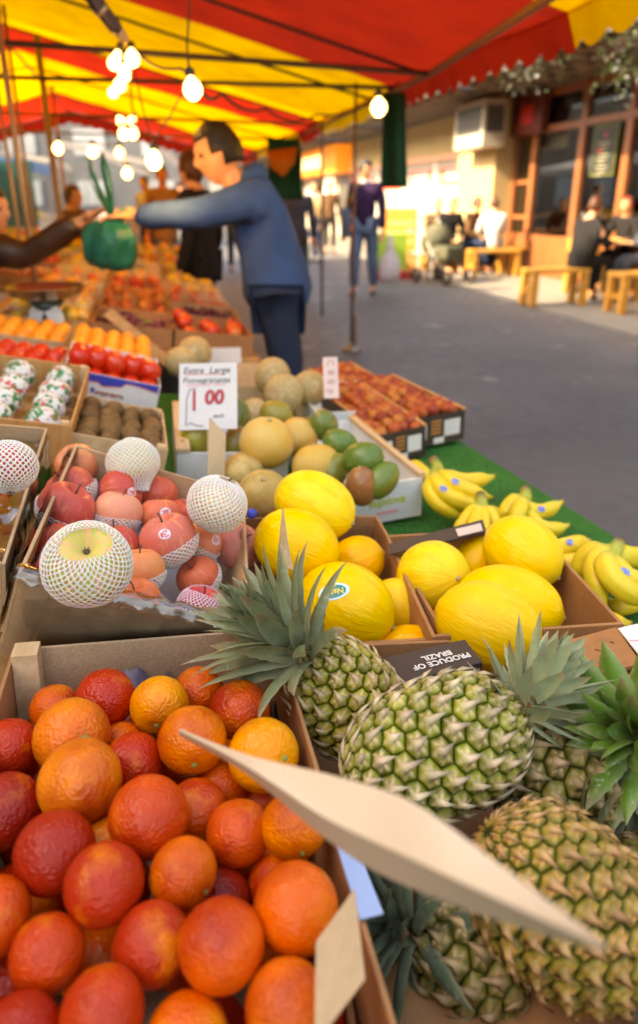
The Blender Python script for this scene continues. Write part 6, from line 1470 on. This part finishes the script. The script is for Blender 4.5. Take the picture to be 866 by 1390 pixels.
# the man in the blue hoodie, leaning forward and passing the bag
J = {}
J['pelvis'] = atd(378, 398, 3.22); J['spine'] = atd(368, 345, 3.20); J['chest'] = atd(349, 284, 3.18); J['neck'] = atd(318, 246, 3.13); J['head'] = atd(297, 208, 3.08)
J['shL'] = atd(352, 268, 3.02); J['elL'] = atd(268, 291, 2.96); J['wrL'] = atd(182, 293, 2.98)
J['shR'] = atd(334, 262, 3.36); J['elR'] = atd(345, 330, 3.42); J['wrR'] = atd(348, 385, 3.40)
pz = J['pelvis']
for s, dx, dy in (('L', .02, -.11), ('R', -.02, .10)):
    J['hip'+s] = pz+Vector((0, dy*.8, -.05)); J['kn'+s] = Vector((pz.x+.03+dx, pz.y+dy, .50)); J['an'+s] = Vector((pz.x+.08+dx, pz.y+dy, .09)); J['toe'+s] = Vector((pz.x-.08+dx, pz.y+dy, .045))
person('young dark haired man in a blue hoodie leaning over to pass a green bag', J, SKINW, HOOD, DENIM, SHOE, HDK, 'short', Vector((-.93, -.30, -.30)), up=Vector((-.30, 0, .95)), hood=True, hsc=1.06, tr=1.22, legr=1.02)
# the customer in brown leather at the left edge
J = joints(st(-1.12, 3.75), Vector((.9, .1, 0)), 1.74)
J['shR'] = atd(-62, 330, 3.20); J['elR'] = atd(38, 346, 3.16); J['wrR'] = atd(112, 300, 3.06); J['shL'] = atd(-80, 318, 3.7); J['elL'] = atd(-60, 400, 3.8); J['wrL'] = atd(-20, 440, 3.7)
J['head'] = atd(-14, 284, 3.48); J['neck'] = atd(-38, 312, 3.48); J['chest'] = atd(-58, 342, 3.46); J['spine'] = atd(-52, 392, 3.5); J['pelvis'] = atd(-42, 440, 3.5)
pz = J['pelvis']
for s, dy in (('L', .1), ('R', -.1)): J['hip'+s] = pz+Vector((0, dy, -.05)); J['kn'+s] = Vector((pz.x, pz.y+dy, .5)); J['an'+s] = Vector((pz.x-.03, pz.y+dy, .09)); J['toe'+s] = Vector((pz.x+.12, pz.y+dy, .045))
person('customer in a brown leather jacket reaching in from the left edge', J, SKINW, LEA, BLK, SHOE, HDK, 'short', Vector((.95, -.2, -.1)), tr=1.3)
# green bag
bg_ = empty('plastic_bag', loc=atd(152, 296, 2.98)); tag(bg_, 'filled green plastic bag with knotted handles held between two hands', 'bag')
BAG = mat('green_plastic', (.012, .19, .12), .28, .4, c2=.6, n1=(12, .4, .7), bump=(22, .8, .015), trans=.35)
prof = [(0, -.205), (.05, -.207), (.085, -.197), (.106, -.165), (.112, -.125), (.110, -.085), (.098, -.050), (.07, -.026), (.04, -.010), (.018, .006), (0, .010)]
MB().lathe(prof, 72, fn=lambda v: v+Vector((v.x, v.y, 0))*(.07*math.sin(13*math.atan2(v.y, v.x)+v.z*30)*max(0, (v.z+.15)*6))+Vector((v.x, v.y, 0))*(.32*mnoise.noise(Vector((v.x*16, v.y*16, v.z*10))))+Vector((.012*mnoise.noise(v*30), 0, .012*mnoise.noise(v*26))), M=Matrix.Rotation(.12, 4, 'Y') @ Matrix.Diagonal((1.08, .62, 1, 1))).build('pouch', BAG, bg_)
for i, (dx, w_, hh) in enumerate(((-.075, .022, .23), (-.02, .03, .25), (-.055, -.02, .20))):
    b = MB(); b.tube([(0, 0, .0), (dx*.6, .01*i, hh*.35), (dx, .012, hh*.8), (dx+w_*.4, 0, hh), (dx+w_, -.01, hh*.72), (dx*.4+w_*.5, 0, hh*.3), (.004, 0, .01)], [.008, .010, .012, .008, .011, .009, .006], 10, flat=.25)
    b.V = [v+Vector((mnoise.noise(v*30), mnoise.noise(v*30+Vector((5, 0, 0))), 0))*.014 for v in b.V]; b.build('handle', BAG, bg_)
# walkers and bystanders
gnd = lambda px, py: atz(px, py, 0)
toC = lambda p: (CAM-p).normalized()
w_ = gnd(493, 401); J = joints(w_, Vector((-.35, -1, 0)), 1.80, stride=.55)
person('man in a purple jumper and jeans walking with a white carrier bag', J, SKINW, PURP, LDEN, SHOE, HDK, 'short', Vector((.55, -.7, -.25)), collar=WHT, tr=1.05, legr=1.12, hsc=1.12, k=1.10)
cb = empty('carrier_bag', loc=w_+Vector((.36, -.05, .62))); tag(cb, 'white and pink carrier bag in the walking man\'s hand', 'bag')
MB().lathe([(0, -.42), (.12, -.42), (.16, -.30), (.14, -.12), (.05, .02), (.02, .22), (0, .23)], 18, Matrix.Diagonal((1, .5, 1, 1)), fn=lambda v: v*(1+.12*mnoise.noise(v*9))).build('pouch', mat('white_plastic', (.70, .66, .68), .4, c2=(.65, .25, .28), n1=(4, .55, .68), trans=.3), cb)
sb_ = empty('shoulder_bag', loc=w_+Vector((-.27, -.1, 1.0))); tag(sb_, 'grey blue shoulder bag on a mustard strap worn by the walking man', 'bag')
MB().box((-.07, -.12, -.2), (.07, .12, .18)).build('pouch', cloth('slate_cloth', (.10, .13, .18)), sb_, bevel=.03); MB().tube([(0, -.08, .15), (.10, -.07, .40), (.16, -.03, .50), (.16, .10, .50), (.02, .1, .2)], .018, 6, flat=.4).build('strap', cloth('mustard_cloth', (.55, .30, .03)), sb_)
p = gnd(404, 405); person('person in a dark grey suit seen from behind beside the hooded man', joints(p, Vector((.1, 1, 0)), 1.60), SKINW, GREYC, GREYC, SHOE, HDK, 'short', Vector((.1, 1, 0)), coat=True)
p = gnd(267, 475); p = Vector((p.x*1.0, p.y, 0)); person('brown haired woman in black behind the hooded man\'s outstretched arm', joints(atd(272, 330, 5.2)*1.0-Vector((0, 0, atd(272, 330, 5.2).z)), Vector((-.9, .3, 0)), 1.62), SKINW, BLK, BLK, SHOE, HBR, 'bob', Vector((-.8, .4, -.1)), coat=True)
for i, (px, d, h, top_, hair_, fc, lab) in enumerate([(222, 9.5, 1.72, TANS, HDK, (.3, -1, 0), 'passer-by in tan left of the brown haired woman'), (200, 12.5, 1.68, WHT, HDK, (-.5, -1, 0), 'distant passer-by in white under the pale roofs'), (318, 13, 1.75, BLK, HDK, (0, 1, 0), 'distant figure in black right of the brown haired woman'),
    (432, 15, 1.62, TANS, HBR, (-1, -.4, 0), 'seated-height figure in tan by the far shop'), (448, 18, 1.7, BRN, HDK, (0, -1, 0), 'distant figure in brown under the glowing sign'), (426, 22, 1.8, WHT, HBL, (0, -1, 0), 'very distant pale figure under the glowing sign'),
    (96, 7.2, 1.42, BRN, HBR, (1, -.3, 0), 'short person whose auburn hair shows over the leather sleeve'), (345, 19, 1.72, HOOD, HDK, (0, -1, 0), 'far away figure in blue in the middle of the street'), (245, 16, 1.75, GREYC, HDK, (1, 0, 0), 'far away figure in grey by the pale stalls')]):
    b_ = atd(px, 270, d); person(lab, joints(Vector((b_.x, b_.y, 0)), Vector(fc), h, stride=.2), SKINW, top_, [LDEN, BLK, DENIM][i % 3], SHOE, hair_, 'short', Vector(fc), group='passers-by', coat=(i % 2 == 0))
# people at the cafe
def seated(px, py, face, label, top_, low_, hair_, style='short', h=1.72, lean=.1, arms='table', seat=.47, skin=SKINW, **kw):
    p = atz(px, py, 0); J = joints(Vector((p.x, p.y, 0)), Vector(face), h, sit=True, lean=lean, arms=arms, seat=seat)
    return person(label, J, skin, top_, low_, SHOE, hair_, style, Vector(face), **kw)
seated(778, 413, SV*1.0+SU*.25, 'person in a black coat with their back to us on the golden bench', BLK, BLK, HBR, lean=.18, coat=True, tr=1.15)
seated(838, 396, -SV*.8-SU*.4, 'red haired person in black facing us across the cafe table', BLK, BLK, HRED, 'bob', lean=.1)
seated(880, 410, -SV*.9+SU*.2, 'blond person in grey cut by the right edge at the cafe table', GREYC, GREYC, HBL, 'bob', lean=.15)
seated(664, 374, SV*.3+SU*1.0, 'person in a white shirt sitting with their back to us', WHT, DENIM, HBR, lean=.12)
seated(634, 369, SV*.6-SU*.8, 'person in a brown jumper opposite the one in the white shirt', BRN, DENIM, HDK, lean=.1, arms='lap')
seated(606, 370, -SU*1.0-SV*.1, 'person in a dark suit sitting behind the pushchair', BLK, BLK, HDK, arms='lap')
seated(586, 369, -SU*1.0+SV*.1, 'person in tan sitting left of the dark suit', TANS, BRN, HBL, arms='lap')
for px, py, lab in ((606, 369, 'stool under the person in the dark suit'), (586, 368, 'stool under the person in tan'), (634, 368, 'stool under the person in the brown jumper')):
    bench(g(px, py), ba, .4, .34, .46, lab, 'wooden_bench')
bench(g(884, 411), ba, .4, .34, .46, 'golden stool at the right edge under the blond person', 'wooden_bench'); bench(g(838, 397), ba, .45, .34, .46, 'golden seat under the red haired person', 'wooden_bench')
for o in TEMP: bpy.data.objects.remove(o, do_unlink=True)
# ================================================================== camera, world, light
cam = bpy.data.cameras.new('camera'); co = bpy.data.objects.new('camera', cam); C.objects.link(co); co.location = CAM; co.rotation_euler = (PI/2-PITCH, 0, 0)
cam.sensor_fit = 'VERTICAL'; cam.sensor_height = 36*1390/1300; cam.lens = 36*960/1300; cam.shift_y = -45/1390; cam.clip_end = 500; cam.clip_start = .02
cam.dof.use_dof = True; cam.dof.focus_distance = .90; cam.dof.aperture_fstop = 3.0; cam.dof.aperture_blades = 0
sc = bpy.context.scene; sc.camera = co
w = bpy.data.worlds.new('World'); sc.world = w; w.use_nodes = True; nt = w.node_tree; bg = nt.nodes['Background']
sky = nt.nodes.new('ShaderNodeTexSky'); sky.sky_type = 'NISHITA'; sky.sun_disc = False
SEL, travel = rad(36), SV*1.0+SU*.12        # the sun stands over the left side of the street
travel.normalize(); sky.sun_elevation = SEL
sky.sun_rotation = math.atan2(-travel.x, -travel.y); sky.dust_density = 2.5; sky.air_density = 1.0; sky.ozone_density = 1.0
nt.links.new(sky.outputs[0], bg.inputs[0]); bg.inputs[1].default_value = .13
sl_ = bpy.data.lights.new('sun', 'SUN'); sl_.energy = 2.0; sl_.angle = rad(.55); sl_.color = (1, .90, .74)
so = bpy.data.objects.new('sun', sl_); C.objects.link(so); dirv = Vector((travel.x*math.cos(SEL), travel.y*math.cos(SEL), -math.sin(SEL))); so.rotation_euler = dirv.to_track_quat('-Z', 'Y').to_euler()
for i_, en in ((0, 1.2), (1, 1.1), (2, 1.0), (9, 1.0), (11, .8), (15, .8)):
    lp = bpy.data.lights.new('bulb_light', 'POINT'); lp.energy = en*.8; lp.color = (1, .52, .18); lp.shadow_soft_size = .035; lo = bpy.data.objects.new('bulb_light', lp); C.objects.link(lo); lo.location = P_[i_]-Vector((0, 0, .14))
vs = sc.view_settings; vs.view_transform = 'Standard'; vs.look = 'None'; vs.gamma = 1; vs.exposure = 3.02
try:
    vs.use_white_balance = True; vs.white_balance_temperature = 9200; vs.white_balance_tint = 10
except Exception as e: print('wb', e)
sc.render.engine = 'CYCLES'; cy = sc.cycles; cy.use_denoising = True; cy.max_bounces = 7; cy.diffuse_bounces = 4; cy.glossy_bounces = 3; cy.transparent_max_bounces = 10; cy.transmission_bounces = 3
cy.sample_clamp_indirect = 6; cy.caustics_reflective = False; cy.caustics_refractive = False
try: cy.denoiser = 'OPENIMAGEDENOISE'
except Exception: pass
